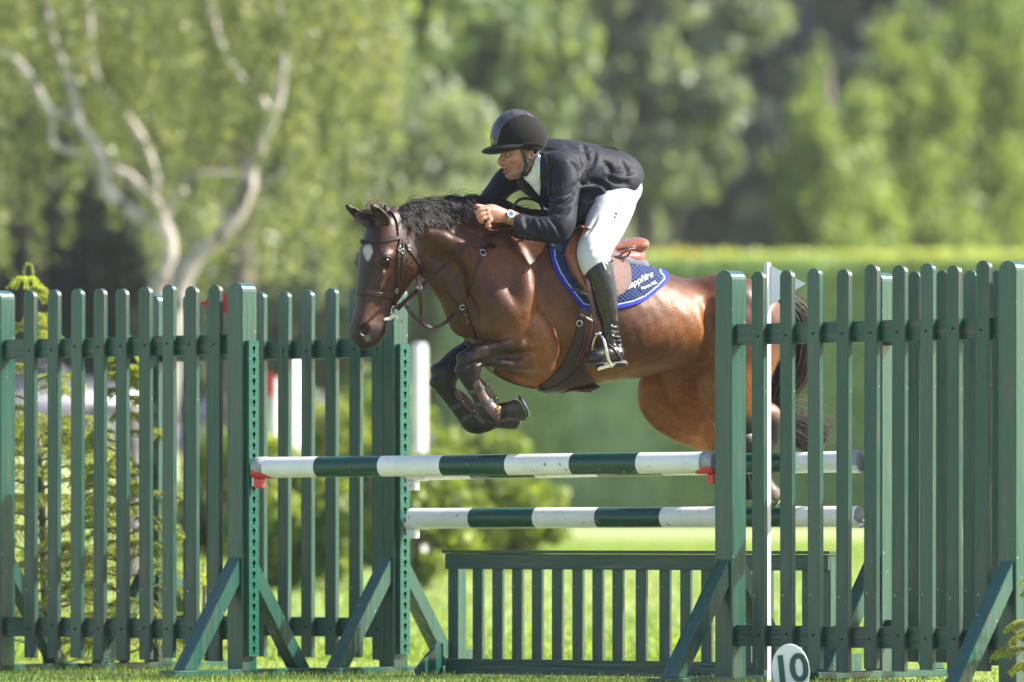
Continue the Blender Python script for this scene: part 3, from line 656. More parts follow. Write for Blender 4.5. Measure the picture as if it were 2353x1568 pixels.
# ------------------------------------------------------------------ air
hzm = bpy.data.materials.new('air'); hzm.use_nodes = True; t_ = hzm.node_tree; t_.nodes.remove(t_.nodes['Principled BSDF']); pv = t_.nodes.new('ShaderNodeVolumePrincipled')
pv.inputs['Color'].default_value = (.90, .95, 1.0, 1); pv.inputs['Density'].default_value = .00028; pv.inputs['Anisotropy'].default_value = .2
t_.links.new(pv.outputs[0], t_.nodes['Material Output'].inputs['Volume'])
bm = box_bm(-75, 75, -CAMD - 3, 215, -1.2, 34); o = link('haze', bm_mesh(bm, 'haze'), hzm); tag(o, kind='stuff')

# ------------------------------------------------------------------ show-jump wings, poles, cups, filler
ZV = Vector((0, 0, 1))
def line_u(a, b, px):
    """distance along a->b (x,y pairs) where the sight line of column px crosses"""
    A = Vector(a); D = (Vector(b) - A).normalized(); r = (px - 1176.5) / K   # x = r*(y+CAMD)
    return (r * (A.y + CAMD) - A.x) / (D.x - r * D.y), D
picket_me = [bm_mesh(prism(round_top(.072, .075 + random.uniform(-.004, .004), 1.845), -.055, -.0255, .003), 'picket') for _ in range(4)]
post_me = bm_mesh(prism(round_top(.100, .0, 1.848, 10), -.05, .05, .004), 'post')
def brace_bm(sgn, L=.37, zt=.56, w=.078, t=.07):
    a = Vector((0, sgn * .052, zt)); b = Vector((0, sgn * (.052 + L), .035)); d = (b - a).normalized(); n = Vector((0, -d.z, d.y)) * sgn
    if n.z < 0: n = -n
    # section polygon in the y-z plane, cut plumb at the post and level at the foot
    y0 = a.y; p = [(y0, zt), (y0, zt - t / abs(d.y) * 1.0)]
    p2 = Vector((y0, 0, zt - t / abs(d.y))); k = (.035 - p2.z) / d.z
    p.append((y0 + d.y * k, .035)); k2 = (.035 - zt) / d.z; p.append((y0 + d.y * k2, .035))
    bm = bmesh.new(); A_ = [bm.verts.new((-w / 2, y, z)) for y, z in p]; B_ = [bm.verts.new((w / 2, y, z)) for y, z in p]
    bm.faces.new(A_); bm.faces.new(B_[::-1])
    for i in range(4): bm.faces.new((A_[(i + 1) % 4], A_[i], B_[i], B_[(i + 1) % 4]))
    bmesh.ops.recalc_face_normals(bm, faces=bm.faces)
    bmesh.ops.bevel(bm, geom=bm.edges[:], offset=.003, segments=1, affect='EDGES'); return bm
brace_me = [bm_mesh(brace_bm(-1), 'brace'), bm_mesh(brace_bm(1), 'brace')]
sill_me = bm_mesh(box_bm(-.05, .05, -.50, .50, .0, .034, .004), 'sill')
nail_me = bm_mesh(ball((0, 0, 0), .006, 8) if 'ball' in globals() else box_bm(-.004, .004, -.003, .003, -.004, .004), 'nail')
# keyhole track: a steel channel with a row of keyholes
def keyhole_outline(cz, n=10):
    pts = [(.0105 * math.cos(a), cz + .007 + .0105 * math.sin(a)) for a in np.linspace(math.radians(-62), math.radians(242), n)]
    return pts + [(-.0048, cz - .0145), (0, cz - .0175), (.0048, cz - .0145)]
def track_mesh(z0, z1, pitch=.0503, w=.060):
    cu = bpy.data.curves.new('track', 'CURVE'); cu.dimensions = '2D'; cu.fill_mode = 'BOTH'; cu.extrude = .0015
    def spl(p):
        s_ = cu.splines.new('POLY'); s_.points.add(len(p) - 1)
        for i, q in enumerate(p): s_.points[i].co = (q[0], q[1], 0, 1)
        s_.use_cyclic_u = True
    spl([(-w / 2, z0), (w / 2, z0), (w / 2, z1), (-w / 2, z1)])
    z = z0 + .03
    while z < z1 - .02: spl(keyhole_outline(z)); z += pitch
    o = bpy.data.objects.new('tmp', cu); me = bpy.data.meshes.new_from_object(o); bpy.data.objects.remove(o); me.name = 'track'
    bm = bmesh.new(); bm.from_mesh(me); bpy.data.meshes.remove(me)
    # curve x -> local y of the wing, curve y -> z, curve z -> local x
    for v in bm.verts: v.co = Vector((v.co.z + .020, v.co.x, v.co.y))
    for y0, y1 in ((-w / 2 - .003, -w / 2), (w / 2, w / 2 + .003)):
        b2 = box_bm(0, .0215, y0, y1, z0, z1); tmp = bpy.data.meshes.new('t'); b2.to_mesh(tmp); b2.free(); bm.from_mesh(tmp); bpy.data.meshes.remove(tmp)
    return bm_mesh(bm, 'track')
track_me = track_mesh(.095, 1.575)
shade_plate_me = bm_mesh(box_bm(.001, .006, -.029, .029, .10, 1.57), 'shade_plate')  # black plate that paints the shade inside the channel behind the keyholes

def wing(L, R_, pickets, label, track=False, zoff=0, old=None, rail_mat=None):
    a = XZ(*L); b = XZ(*R_); D = (Vector(b) - Vector(a)); rot = math.atan2(D.y, D.x)
    root = empty('picket_wing', (a[0], a[1], zoff), label, 'jump wing', 'green picket wings of the jump', rot)
    def add(name, me, x, m, y=0, z=0, rz=0, par=root):
        o = bpy.data.objects.new(name, me); COL.objects.link(o); o.parent = par; o.location = (x, y, z); o.rotation_euler = (0, 0, rz)
        if len(me.materials) == 0: me.materials.append(None)
        o.material_slots[0].link = 'OBJECT'; o.material_slots[0].material = m; return o
    Lw = D.length
    for x in (0, Lw):
        add('post', post_me, x, old or M_paint)
        for k in (0, 1): add('brace', brace_me[k], x, M_paint)
        add('sill', sill_me, x, M_paint)
    fn = Vector((D.y, -D.x)).normalized()
    A2 = Vector(a) + fn * .055; B2 = Vector(b) + fn * .055
    for z0, z1 in ((1.515, 1.608), (.172, .266)):
        me = bm_mesh(box_bm(.0525, Lw - .0525, -.025, .018, z0, z1, .003), 'rail'); add('rail', me, 0, rail_mat or M_paint_old_h)
    for i, px in enumerate(pickets):
        u, _ = line_u(A2, B2, px); m = old or (M_paint_old if i % 4 != 2 else M_paint)
        pk = add('picket', picket_me[i % 4], u + .036, m, rz=random.uniform(-.04, .04), z=random.uniform(-.009, .008)); pk.rotation_euler.y = random.uniform(-.0035, .0035)
        for z in (1.56, .22):
            n = add('nail', nail_me, u + .036 + random.uniform(-.006, .006), M_black, y=-.0555, z=z + random.uniform(-.01, .01))
    if track:
        s_ = 1 if track > 0 else -1; x = Lw + .05 if s_ > 0 else -.05
        t = add('keyhole_track', track_me, x, M_track, y=.008, rz=0 if s_ > 0 else math.pi); add('shade_plate', shade_plate_me, 0, M_black, par=t)
    return root
rng_px = lambda a, d, n: [a + d * i for i in range(n)]
wing((2, 34.10), (556, 33.0), rng_px(55, 52.75, 9), 'green picket wing at the left end with a spruce behind it, nearest on that side', 1)
wing((364, 34.72), (904, 33.6), rng_px(419, 54.4, 9), 'green picket wing whose right half shows free below the horse head, behind the leftmost wing', 1, old=M_paint, rail_mat=M_paint)
wing((1679, 31.40), (2331, 30.25), rng_px(1728, 63.9, 9), 'large green picket wing in front of the horse hindquarters, nearest the camera', -1)
wing((2023, 32.05), (2680, 30.95), rng_px(2083, 64, 9), 'weathered green picket wing seen between the pickets of the nearest one', -1, zoff=.015)

def pole(L, R_, zl, zr, cuts, first_white, label, r=.0485, cap=(1, 1)):
    a = Vector((*XZ(*L), zl)); b = Vector((*XZ(*R_), zr)); D = b - a; ln = D.length
    root = empty('jump_pole', a, label, 'jump pole', 'white and green striped poles of the jump'); root.rotation_euler = (0, 0, 0)
    ts = [0] + [line_u(a.xy, b.xy, c)[0] / D.xy.length for c in cuts] + [1]
    d = D.normalized(); e1 = Vector((0, 0, 1)).cross(d).normalized(); e2 = d.cross(e1)
    V = []; Q = []; mi = []; n = 28; rows = []
    for k in range(len(ts) - 1):
        for j in range(7): rows.append((ts[k] + (ts[k + 1] - ts[k]) * j / 6, k))
    for i, (t, k) in enumerate(rows):
        for q in range(n):
            th = 2 * math.pi * q / n; rr = r * (1 + .004 * math.sin(t * 40))
            V.append(a + D * t + (e1 * math.cos(th) + e2 * math.sin(th)) * rr)
    for i in range(len(rows) - 1):
        if rows[i][1] != rows[i + 1][1]: continue
        for q in range(n): Q.append([i * n + q, i * n + (q + 1) % n, (i + 1) * n + (q + 1) % n, (i + 1) * n + q]); mi.append(0 if (rows[i][1] % 2 == 0) == first_white else 1)
    me = mesh_np('pole', V, np.array(Q)[:, ::-1], True); me.materials.append(M_white); me.materials.append(M_poleg)
    me.polygons.foreach_set('material_index', mi)
    o = link('pole', me, None, root)
    for t, sg in ((0, -1), (1, 1)):
        if not cap[0 if t == 0 else 1]: continue
        c = a + D * t; pts = [c - d * sg * .055, c + d * sg * .004, c + d * sg * .008, c + d * sg * .009]
        Vc, Fc = tube(pts, [r + .0025, r + .0025, r * .9, r * .4], 28); link('end_cap', mesh_np('end_cap', Vc, Fc, True), M_grey, root)
    return root, a, b, d
_, pa, pb, pd = pole((592, 32.93), (1643, 31.47), .980, .992, [733, 880, 1022, 1172, 1320, 1473], True, 'upper front pole with grey end caps resting in red cups')
_, qa, qb, qd = pole((946, 33.52), (1975, 32.10), .742, .750, [1087, 1235, 1378, 1527, 1675, 1823], True, 'lower pole above the low picket filler, reaching behind the right wing', cap=(0, 0))
_, ra_, rb_, rd = pole((946, 33.50), (1975, 32.08), .972, 1.002, [1087, 1235, 1378, 1527, 1675, 1823], True, 'rear pole hidden behind the front one, its white end showing between right pickets', cap=(0, 1))
def cup(c, d, m1, m2, label, flip=1, plate=True):
    """dish under a pole end; c pole axis end, d direction into the pole"""
    root = empty('jump_cup', c - ZV * .09, label, 'jump cup', 'cups that hold the poles')
    e = ZV.cross(d).normalized(); V = []; Q = []; n = 13
    for i, t in enumerate((-.012, .0, .045, .088)):
        rr = .054; span = (58, 70, 62, 34)[i]
        for k in range(n):
            th = math.radians(-90 + (k - 6) / 6 * span); V.append(c + d * t + e * math.cos(th) * rr + ZV * (math.sin(th) * rr + .001))
    Q = [[i * n + k, i * n + k + 1, (i + 1) * n + k + 1, (i + 1) * n + k] for i in range(3) for k in range(n - 1)]
    me = mesh_np('dish', V, np.array(Q), True); me.materials.append(m1)
    o = link('dish', me, None, root); md = o.modifiers.new('s', 'SOLIDIFY'); md.thickness = .008; md.offset = -1 if flip > 0 else 1
    def obox(cc, sx, sy, sz, m, name):
        bm = box_bm(-sx, sx, -sy, sy, -sz, sz, .004); M = Matrix((d, e, ZV)).transposed().to_4x4(); M.translation = cc
        bm.transform(M); link(name, bm_mesh(bm, name), m, root)
    if plate: obox(c - d * .016 - ZV * .03, .006, .020, .058, m2, 'back_plate'); obox(c + d * .012 - ZV * .074, .020, .022, .022, m1, 'bracket')
cup(pa, pd, M_red, M_white, 'red cup holding the left end of the upper front pole'); cup(pb, -pd, M_red, M_white, 'red cup holding the right end of the upper front pole')
cup(qa, qd, M_white, M_white, 'white cup holding the left end of the lower pole'); cup(qb, -qd, M_white, M_white, 'white cup under the right end of the lower pole', plate=False)
cup(ra_, rd, M_white, M_white, 'white cup showing just below the front pole, on the inner left post'); cup(rb_, -rd, M_white, M_white, 'white cup under the grey-capped right end of the rear pole', plate=False)

# low picket filler
def filler():
    a = XZ(1034, 33.38); b = XZ(1914, 32.2); D = Vector(b) - Vector(a); rot = math.atan2(D.y, D.x); Lw = D.length
    root = empty('picket_filler', (a[0], a[1], 0), 'low weathered green picket filler standing on the grass under the poles', 'filler', None, rot)
    def add(name, me, m, x=0, rz=0):
        o = bpy.data.objects.new(name, me); COL.objects.link(o); o.parent = root; o.location = (x, 0, 0); o.rotation_euler = (0, 0, rz)
        if not me.materials: me.materials.append(m)
        return o
    add('cap_board', bm_mesh(box_bm(-.012, Lw + .012, -.055, .045, .577, .592, .003), 'cap_board'), M_paint_old_h)
    add('top_rail', bm_mesh(box_bm(0, Lw, -.045, -.022, .502, .5745, .003), 'top_rail'), M_paint_old_h)
    add('bottom_rail', bm_mesh(box_bm(.0, Lw, -.045, -.022, .004, .078, .003), 'bottom_rail'), M_paint_old_h)
    pm = [bm_mesh(box_bm(-.029, .029, -.0215, .003, .0125, .5715, .003), 'picket') for _ in range(1)][0]
    fn = Vector((D.y, -D.x)).normalized(); A2 = Vector(a) + fn * .0215; B2 = Vector(b) + fn * .0215
    for i, px in enumerate([1085, 1130, 1175.5, 1221, 1267, 1314, 1360, 1406, 1459.6, 1514, 1562, 1610, 1655, 1701, 1748, 1795, 1842]):
        add('picket', pm, M_paint_old, line_u(A2, B2, px)[0] + .029, random.uniform(-.05, .05))
    po = bm_mesh(box_bm(-.030, .030, -.0215, .05, .0, .5735, .003), 'post'); add('post', po, M_paint, .031); add('post', po, M_paint, Lw - .031)
    fo = bmesh.new()
    bmf = []
    for x in (-.024, Lw + .002):
        poly = [(-.26, .0), (-.05, .0), (-.05, .15), (-.085, .16), (-.27, .03)]
        bm = bmesh.new(); A_ = [bm.verts.new((x, y, z)) for y, z in poly]; B_ = [bm.verts.new((x + .022, y, z)) for y, z in poly]
        bm.faces.new(A_); bm.faces.new(B_[::-1]); n = len(poly)
        for i in range(n): bm.faces.new((A_[(i + 1) % n], A_[i], B_[i], B_[(i + 1) % n]))
        bmesh.ops.recalc_face_normals(bm, faces=bm.faces); bmesh.ops.bevel(bm, geom=bm.edges[:], offset=.003, segments=1, affect='EDGES')
        add('foot', bm_mesh(bm, 'foot'), M_paint)
        for y0 in (.052,): add('foot', bm_mesh(box_bm(x, x + .022, .052, .22, 0, .12, .003), 'foot'), M_paint)
    fo.free()
filler()

# flags
def flag(px, Z, ztop, pm, fm, tri, label, cat='flag', w=.017, group=None):
    x, y = XZ(px, Z); root = empty('flag_pole', (x, y, 0), label, cat, group)
    bm = box_bm(-w * .75, w * .75, -w * .7, w * .7, 0, ztop, .002); bm.transform(Matrix.Translation((x, y, 0)) @ Matrix.Rotation(math.radians(40), 4, 'Z')); o = link('pole', bm_mesh(bm, 'pole'), pm, root)
    pts = [P(a, b, Z) for a, b in tri]; bm = bmesh.new(); d = Vector((0, .004, 0))
    f1 = [bm.verts.new(p_ - d) for p_ in pts]; f2 = [bm.verts.new(p_ + d) for p_ in pts]; bm.faces.new(f1); bm.faces.new(f2[::-1])
    for i in range(len(f1)): bm.faces.new((f1[i - 1], f1[i], f2[i], f2[i - 1]))
    bmesh.ops.recalc_face_normals(bm, faces=bm.faces); bm.transform(Matrix.Translation((0, -.004, 0)))
    link('flag', bm_mesh(bm, 'flag'), fm, root)
M_flagw = mat('white_flag', (.80, .81, .84), .5, noise=(.72, .74, .77), nscale=8)
M_flagr = mat('red_flag', (.55, .03, .03), .5, noise=(.45, .02, .02), nscale=8)
flag(1763.5, 31.5, 1.888, M_white, M_flagw, [(1772, 611), (1852, 652), (1772, 701)], 'white pole with a white pennant standing behind the nearest right picket wing')
flag(2124, 32.3, 1.86, M_white, M_flagw, [(2130, 634), (2202, 666), (2130, 702)], 'second white pennant showing as slivers behind the right pickets')
flag(566, 33.32, 1.845, M_flagr, M_flagr, [(560, 660), (560, 735), (457, 697)], 'red pennant poking out left behind the tall left post')

# number board
def number_board():
    Z = 30.3; c = P(1817, 1540, Z); root = empty('number_board', (c.x, c.y, 0), 'white oval number board reading 10 on the grass at the foot of the nearest wing', 'number board')
    M = Matrix.Translation(c) @ Matrix.Rotation(math.radians(-12), 4, 'Z') @ Matrix.Rotation(math.radians(-6), 4, 'Y')
    poly = [(.082 * math.cos(a), .113 * math.sin(a)) for a in np.linspace(0, 2 * math.pi, 49)[:-1]]
    bm = prism(poly, -.006, .006, .002); bm.transform(M); link('board', bm_mesh(bm, 'board'), M_flagw, root)
    cu = bpy.data.curves.new('digits', 'FONT'); cu.body = '10'; cu.size = .168; cu.extrude = .0008; cu.offset = .0042; cu.align_x = 'CENTER'; cu.align_y = 'CENTER'; cu.space_character = .92
    o = bpy.data.objects.new('digits', cu); me = bpy.data.meshes.new_from_object(o); bpy.data.objects.remove(o)
    me.transform(M @ Matrix.Translation((0, -.0075, 0)) @ Matrix.Rotation(math.radians(90), 4, 'X')); me.materials.clear()
    link('digits', me, mat('green_print', (.010, .075, .045), .4), root)
    bm = box_bm(-.012, .012, .008, .02, -.15, .03); bm.transform(Matrix.Translation(c)); link('stake', bm_mesh(bm, 'stake'), M_grey, root)
number_board()
print('fences', time.time() - T0)

# ------------------------------------------------------------------ horse
HF = Frame(P(1350, 700, 32.3), 25)
hp = HF.p
Hd = Frame(HF.p(905, 500, 0), 40)
def hh(px, py, w=0): return Hd.p(px, py, w)
fld = Field(HF, (-1.12, 1.30), (-.42, .62), (-.90, .50), .0075)
R = .002   # metres per display pixel at the horse

top = [(1078, 672), (1090, 622), (1120, 565), (1160, 532), (1200, 508), (1240, 494), (1290, 512), (1340, 546), (1400, 578), (1450, 596), (1500, 616), (1550, 635), (1600, 645), (1650, 656), (1700, 672), (1745, 700), (1780, 740), (1792, 765)]
bot = [(1078, 698), (1090, 785), (1120, 842), (1160, 872), (1200, 887), (1240, 896), (1290, 897), (1340, 889), (1400, 879), (1450, 871), (1500, 862), (1550, 850), (1600, 850), (1650, 868), (1700, 880), (1745, 868), (1780, 810), (1792, 775)]
wid = [(1078, .03), (1090, .115), (1120, .165), (1160, .19), (1200, .21), (1240, .235), (1290, .265), (1340, .285), (1400, .30), (1450, .30), (1500, .295), (1550, .285), (1600, .275), (1650, .27), (1700, .24), (1745, .19), (1780, .10), (1792, .03)]
A, B = hp(1078, 700), hp(1792, 700)
ux = lambda x: (hp(x, 700) - A).length
fld.profile(A, B, [hp(*q) for q in top], [hp(*q) for q in bot], [(ux(x), w) for x, w in wid], egg=.16, exp=2.1)
N_ = HF.n
# chest / shoulders
for s_ in (1, -1):
    fld.ell(hp(1140, 660, .10 * s_), (.16, .13, .24), k=.05)
    fld.ell(hp(1165 if s_ > 0 else 1110, 725, .13 * s_), (.13, .10, .15), k=.05)
fld.ell(hp(1700, 745, .13), (.22, .15, .20), k=.06); fld.ell(hp(1700, 745, -.13), (.22, .15, .20), k=.06)
fld.ell(hp(1660, 690, .10), (.17, .13, .12), k=.06)
# neck
fld.chain([(hp(948, 560), .105, .72), (hp(990, 567), .118, .62), (hp(1035, 587), .150, .52), (hp(1080, 615), .195, .50), (hp(1125, 652), .235, .58), (hp(1165, 678), .25, .66)], N_, k=.02, n=14)
fld.chain([(hp(915, 514), .024), (hp(965, 508), .024), (hp(1020, 504), .024), (hp(1080, 504), .024), (hp(1150, 506), .026), (hp(1235, 510), .03)], N_, .9, k=.035, n=12)
for a_ in ([(972, 560, .085), (985, 585, .08), (990, 608, .05)], [(984, 552, .088), (998, 580, .085), (1004, 612, .05)]):
    fld.chain([(hp(*q), .004) for q in a_], k=.012, op='cut', n=5)
fld.chain([(hp(985, 535, .085), .02), (hp(1040, 560, .095), .03), (hp(1100, 610, .14), .04), (hp(1140, 650, .18), .03)], k=.05, n=6)
fld.chain([(hp(1060, 530, .085), .004), (hp(1110, 560, .12), .006), (hp(1160, 590, .17), .004)], k=.05, op='cut', n=5)
# windpipe line and jugular groove
fld.chain([(hp(975, 606, .02), .030), (hp(1015, 630, .02), .034), (hp(1045, 680, .02), .042), (hp(1062, 745, .0), .050)], N_, .9, k=.04, n=8)
fld.chain([(hp(985, 580, .085), .005), (hp(1030, 620, .10), .008), (hp(1075, 685, .125), .009), (hp(1105, 740, .17), .006)], k=.035, op='cut', n=8)
# shoulder line in front of the pad: hollow behind the shoulder blade, triceps
fld.chain([(hp(1190, 560, .235), .006), (hp(1225, 620, .26), .008), (hp(1236, 690, .272), .008), (hp(1250, 735, .28), .008)], k=.06, op='cut', n=8)
fld.chain([(hp(1098, 640, .165), .005), (hp(1120, 700, .21), .006), (hp(1150, 735, .235), .005)], k=.06, op='cut', n=6)
fld.ell(hp(1165, 655, .17), (.07, .06, .16), k=.05)
# head
Ah, Bh = hh(905, 505), hh(838, 795)
fr_ = [(878, 488), (860, 510), (847, 545), (837, 585), (829, 640), (824, 690), (818, 725), (812, 752), (812, 775), (826, 796)]
bk_ = [(925, 498), (942, 530), (955, 570), (957, 612), (940, 650), (915, 685), (895, 718), (884, 745), (878, 772), (856, 797)]
L_ = (Bh - Ah).length
fld.profile(Ah, Bh, [hh(*q) for q in fr_], [hh(*q) for q in bk_], [(-.03, .05), (.02, .07), (.07, .088), (.12, .098), (.18, .099), (.24, .085), (.32, .064), (.40, .052), (.47, .050), (.52, .055), (.56, .050), (.60, .035)], exp=2.8, k=.02, fr=Hd)
nh = Hd.n
for s_ in (1, -1): fld.ell(mir(Hd, 934, 600, .058, s_), (.075, .036, .085), axes=[Hd.f, nh, Hd.u], k=.03)      # cheeks
for s_ in (1, -1):
    fld.ell(mir(Hd, 886, 598, .084, s_), (.034, .024, .030), axes=[Hd.f, nh, Hd.u], k=.016)    # eye bulge
    fld.ell(mir(Hd, 888, 584, .082, s_), (.040, .020, .014), axes=[Hd.f, nh, Hd.u], k=.016)
    if s_ > 0: fld.chain([(hh(880, 628, .078), .010), (hh(874, 660, .064), .008), (hh(866, 690, .052), .005)], k=.02)  # facial crest
    fld.ell(mir(Hd, 836, 758, .030, s_), (.028, .020, .032), axes=[Hd.f, nh, Hd.u], k=.018)   # nostril rim
ne = look(bvh(*fld.mesh(0)), 837, 758)[0]
fld.ell(ne + Vector((.004, .006, 0)), (.018, .026, .026), axes=[Hd.f, nh, Hd.u], k=.012, op='cut')
fld.ell(hh(852, 783, .0), (.040, .040, .022), axes=[Hd.f, nh, Hd.u], k=.012)     # lower lip / chin
fld.chain([(hh(866, 748, .066), .0035), (hh(852, 765, .060), .004), (hh(840, 786, .056), .004)], k=.008, op='cut', n=5)
# ears
def ear(pts, flat, back):
    fld.chain([(hh(*p_), r_) for p_, r_ in pts], flat, .5, k=.012, n=7)
    fld.chain([(hh(*p_) - Vector(back) * r_ * .55, r_ * .66) for p_, r_ in pts[:-1]], flat, .45, k=.006, op='cut', n=6)
ear([((886, 514, .045), .022), ((877, 499, .05), .023), ((864, 484, .055), .016), ((850, 469, .06), .003)], (.35, .93, .1), (.1, 1, .1))
ear([((846, 512, -.045), .022), ((830, 499, -.05), .021), ((811, 485, -.055), .014), ((790, 469, -.06), .003)], (.25, .95, .1), (.05, 1, .1))
# near fore leg (w about .2)
w = .20
fld.chain([(hp(1172, 735, w), .120, .7), (hp(1212, 782, w + .01), .098, .8), (hp(1226, 805, w + .01), .098, .75)], N_, k=.035, n=5)
fld.ell(hp(1228, 770, w + .04), (.075, .06, .10), k=.03)
fld.chain([(hp(1235, 803, w), .104, .72), (hp(1200, 806, w), .092, .75), (hp(1160, 812, w), .068, .78), (hp(1120, 815, w), .053, .85), (hp(1092, 820, w), .050, .9), (hp(1077, 843, w), .052, .9), (hp(1078, 866, w), .040, .9), (hp(1088, 888, w), .031), (hp(1105, 922, w), .028), (hp(1122, 948, w), .040), (hp(1142, 950, w), .034), (hp(1160, 946, w), .036)], N_, k=.012, n=30)
fld.chain([(hp(1190, 787, w + .065), .022), (hp(1130, 797, w + .04), .012), (hp(1095, 806, w + .035), .010)], k=.02, n=5)   # extensor
fld.chain([(hp(1215, 812, w + .085), .012), (hp(1160, 822, w + .06), .008), (hp(1105, 829, w + .05), .006)], k=.02, op='cut', n=6)
fld.ell(hp(1216, 825, w + .07), (.035, .02, .028), k=.02)
fld.ell(hp(1256, 842, w - .01), (.04, .035, .035), k=.03)
fld.chain([(hp(1217, 775, w + .095), .004), (hp(1211, 800, w + .10), .005), (hp(1214, 822, w + .10), .004)], k=.03, op='cut')
fld.cap(hp(1160, 944, w), hp(1200, 941, w), .036, .053, N_, .95, k=.008)
hoofdir = (hp(1200, 941, w) - hp(1160, 946, w))
solen = (hp(1200, 940, w) - hp(1171, 962, w)).normalized()
fld.plane(hp(1196, 940, w), hp(1226, 925, w) - hp(1196, 940, w), None, .09)
# far fore leg
w = -.17
fld.chain([(hp(1150, 765, w), .10, .8), (hp(1128, 798, w), .085, .75), (hp(1085, 812, w), .062, .8), (hp(1048, 832, w), .054, .9), (hp(1024, 861, w), .060, .85), (hp(1024, 886, w), .046, .9), (hp(1038, 915, w), .033), (hp(1062, 950, w), .030), (hp(1088, 974, w), .042), (hp(1112, 974, w), .036), (hp(1130, 966, w), .036)], N_, k=.012, n=26)
fld.cap(hp(1128, 966, w), hp(1180, 958, w), .036, .056, N_, .95, k=.008)
fld.plane(hp(1176, 955, w), hp(1206, 940, w) - hp(1176, 955, w), None, .09)
# hind legs
w = .15
fld.chain([(hp(1705, 760, .12), .19, .8), (hp(1692, 840, w), .165, .75), (hp(1676, 900, w), .145, .65), (hp(1690, 942, w), .10, .7), (hp(1725, 955, w), .066, .75), (hp(1762, 955, w), .050, .8), (hp(1775, 975, w), .044, .8), (hp(1768, 1010, w), .034), (hp(1752, 1060, w), .030), (hp(1742, 1092, w), .038), (hp(1752, 1112, w), .034), (hp(1762, 1130, w), .040), (hp(1772, 1148, w), .052)], N_, k=.03, n=30)
fld.plane(hp(1775, 1150, w), hp(1790, 1165, w) - hp(1775, 1150, w), None, .08)
w = -.16
fld.chain([(hp(1640, 790, -.12), .20, .7), (hp(1590, 850, w), .175, .6), (hp(1575, 895, w), .145, .55), (hp(1596, 935, w), .12, .55), (hp(1650, 990, w), .085, .6), (hp(1700, 1020, w), .064, .7), (hp(1738, 1035, w), .050, .8), (hp(1735, 1070, w), .034), (hp(1716, 1110, w), .032), (hp(1710, 1135, w), .040), (hp(1725, 1150, w), .036), (hp(1745, 1165, w), .05)], N_, k=.035, n=28)
fld.plane(hp(1738, 1165, w), hp(1760, 1182, w) - hp(1738, 1165, w), None, .08)
fld.chain([(hp(1502, 870, w), .058), (hp(1500, 900, w), .060), (hp(1503, 927, w), .064), (hp(1528, 953, w), .070), (hp(1575, 978, w), .080), (hp(1640, 996, w), .080)], N_, .8, k=.03, n=10)
for a_, w_ in (((1064, 820), .20), ((1060, 852), .20), ((1086, 858), .20), ((1004, 848), -.17), ((1002, 880), -.17)):
    fld.ell(hp(*a_, w_), (.030, .034, .024), k=.018)
fld.chain([(hp(1072, 880, .235), .004), (hp(1082, 838, .245), .005), (hp(1102, 832, .235), .004)], k=.015, op='cut', n=5)
fld.chain([(hp(1250, 800, .27), .014), (hp(1205, 792, .275), .020), (hp(1150, 800, .25), .012)], k=.02, n=6)
fld.chain([(hp(1225, 845, .26), .012), (hp(1180, 838, .26), .015), (hp(1130, 832, .245), .008)], k=.02, n=6)
fld.chain([(hp(1655, 700, .25), .03), (hp(1665, 780, .27), .04), (hp(1655, 850, .25), .03)], k=.05, n=6)
fld.chain([(hp(1100, 640, .14), .03), (hp(1150, 700, .22), .045), (hp(1190, 740, .25), .03)], k=.05, n=6)
fld.chain([(hp(1195, 600, .20), .02), (hp(1205, 660, .235), .035), (hp(1200, 715, .26), .03)], k=.05, n=6)
# flank hollow, stifle crease, hip, ribs
for i in range(5):
    x = 1455 + i * 22
    fld.chain([(hp(x, 690, .318), .003), (hp(x + 10, 760, .325), .005), (hp(x + 12, 810, .30), .003)], k=.02, op='cut', n=5)
fld.chain([(hp(1625, 700, .255), .003), (hp(1640, 790, .285), .004), (hp(1630, 870, .26), .004)], k=.07, op='cut', n=6)
fld.chain([(hp(1765, 705), .045), (hp(1785, 708), .035), (hp(1800, 712), .02)], k=.03)     # dock
HV, HQ = fld.mesh(2)
def vnormals(V, Q):
    n = np.cross(V[Q[:, 2]] - V[Q[:, 0]], V[Q[:, 3]] - V[Q[:, 1]]); out = np.zeros_like(V)
    for k in range(4):
        for c in range(3): out[:, c] += np.bincount(Q[:, k], n[:, c], len(V))
    return out / (np.linalg.norm(out, axis=1)[:, None] + 1e-9)
nv_ = vnormals(HV, HQ); X_ = HV[:, 0] * K / (HV[:, 1] + CAMD) + 1176.5
bodym = smoothstep(985, 1040, X_)
HV = HV + nv_ * ((vnoise(HV * [1, 1, .6], 15, 31) * .0042 + vnoise(HV * [.7, .7, 1.3], 34, 32) * .0014) * (.25 + .75 * bodym))[:, None]
HV = HV.astype(np.float32)
TREE = bvh(HV, HQ)
print('horse', len(HV), time.time() - T0)
def px_of(V):
    Z = V[:, 1] + CAMD; return V[:, 0] * K / Z + 1176.5, HOR - (V[:, 2] - CAMZ) * K / Z
X_, Y_ = px_of(HV)
def blob(V, c, r): return np.exp(-((V - np.array(c)) ** 2).sum(1) / (2 * r * r))
n1 = vnoise(HV, 9, 1); n2 = vnoise(HV, 30, 2); n3 = vnoise(HV, 3.5, 3)
red = np.array([.185, .056, .015]); dk = np.array([.060, .022, .0115]); blk = np.array([.010, .008, .0085]); orange = np.array([.34, .118, .022])
lw = (HV - np.array(HF.O)) @ np.array(HF.n)
f = np.clip(.45 + .25 * n1 + .25 * n3, 0, 1)[:, None]
C = dk * (1 - f) + red * f
def mixc(C, c, m): m = np.clip(m, 0, 1)[:, None]; return C * (1 - m) + np.array(c) * m
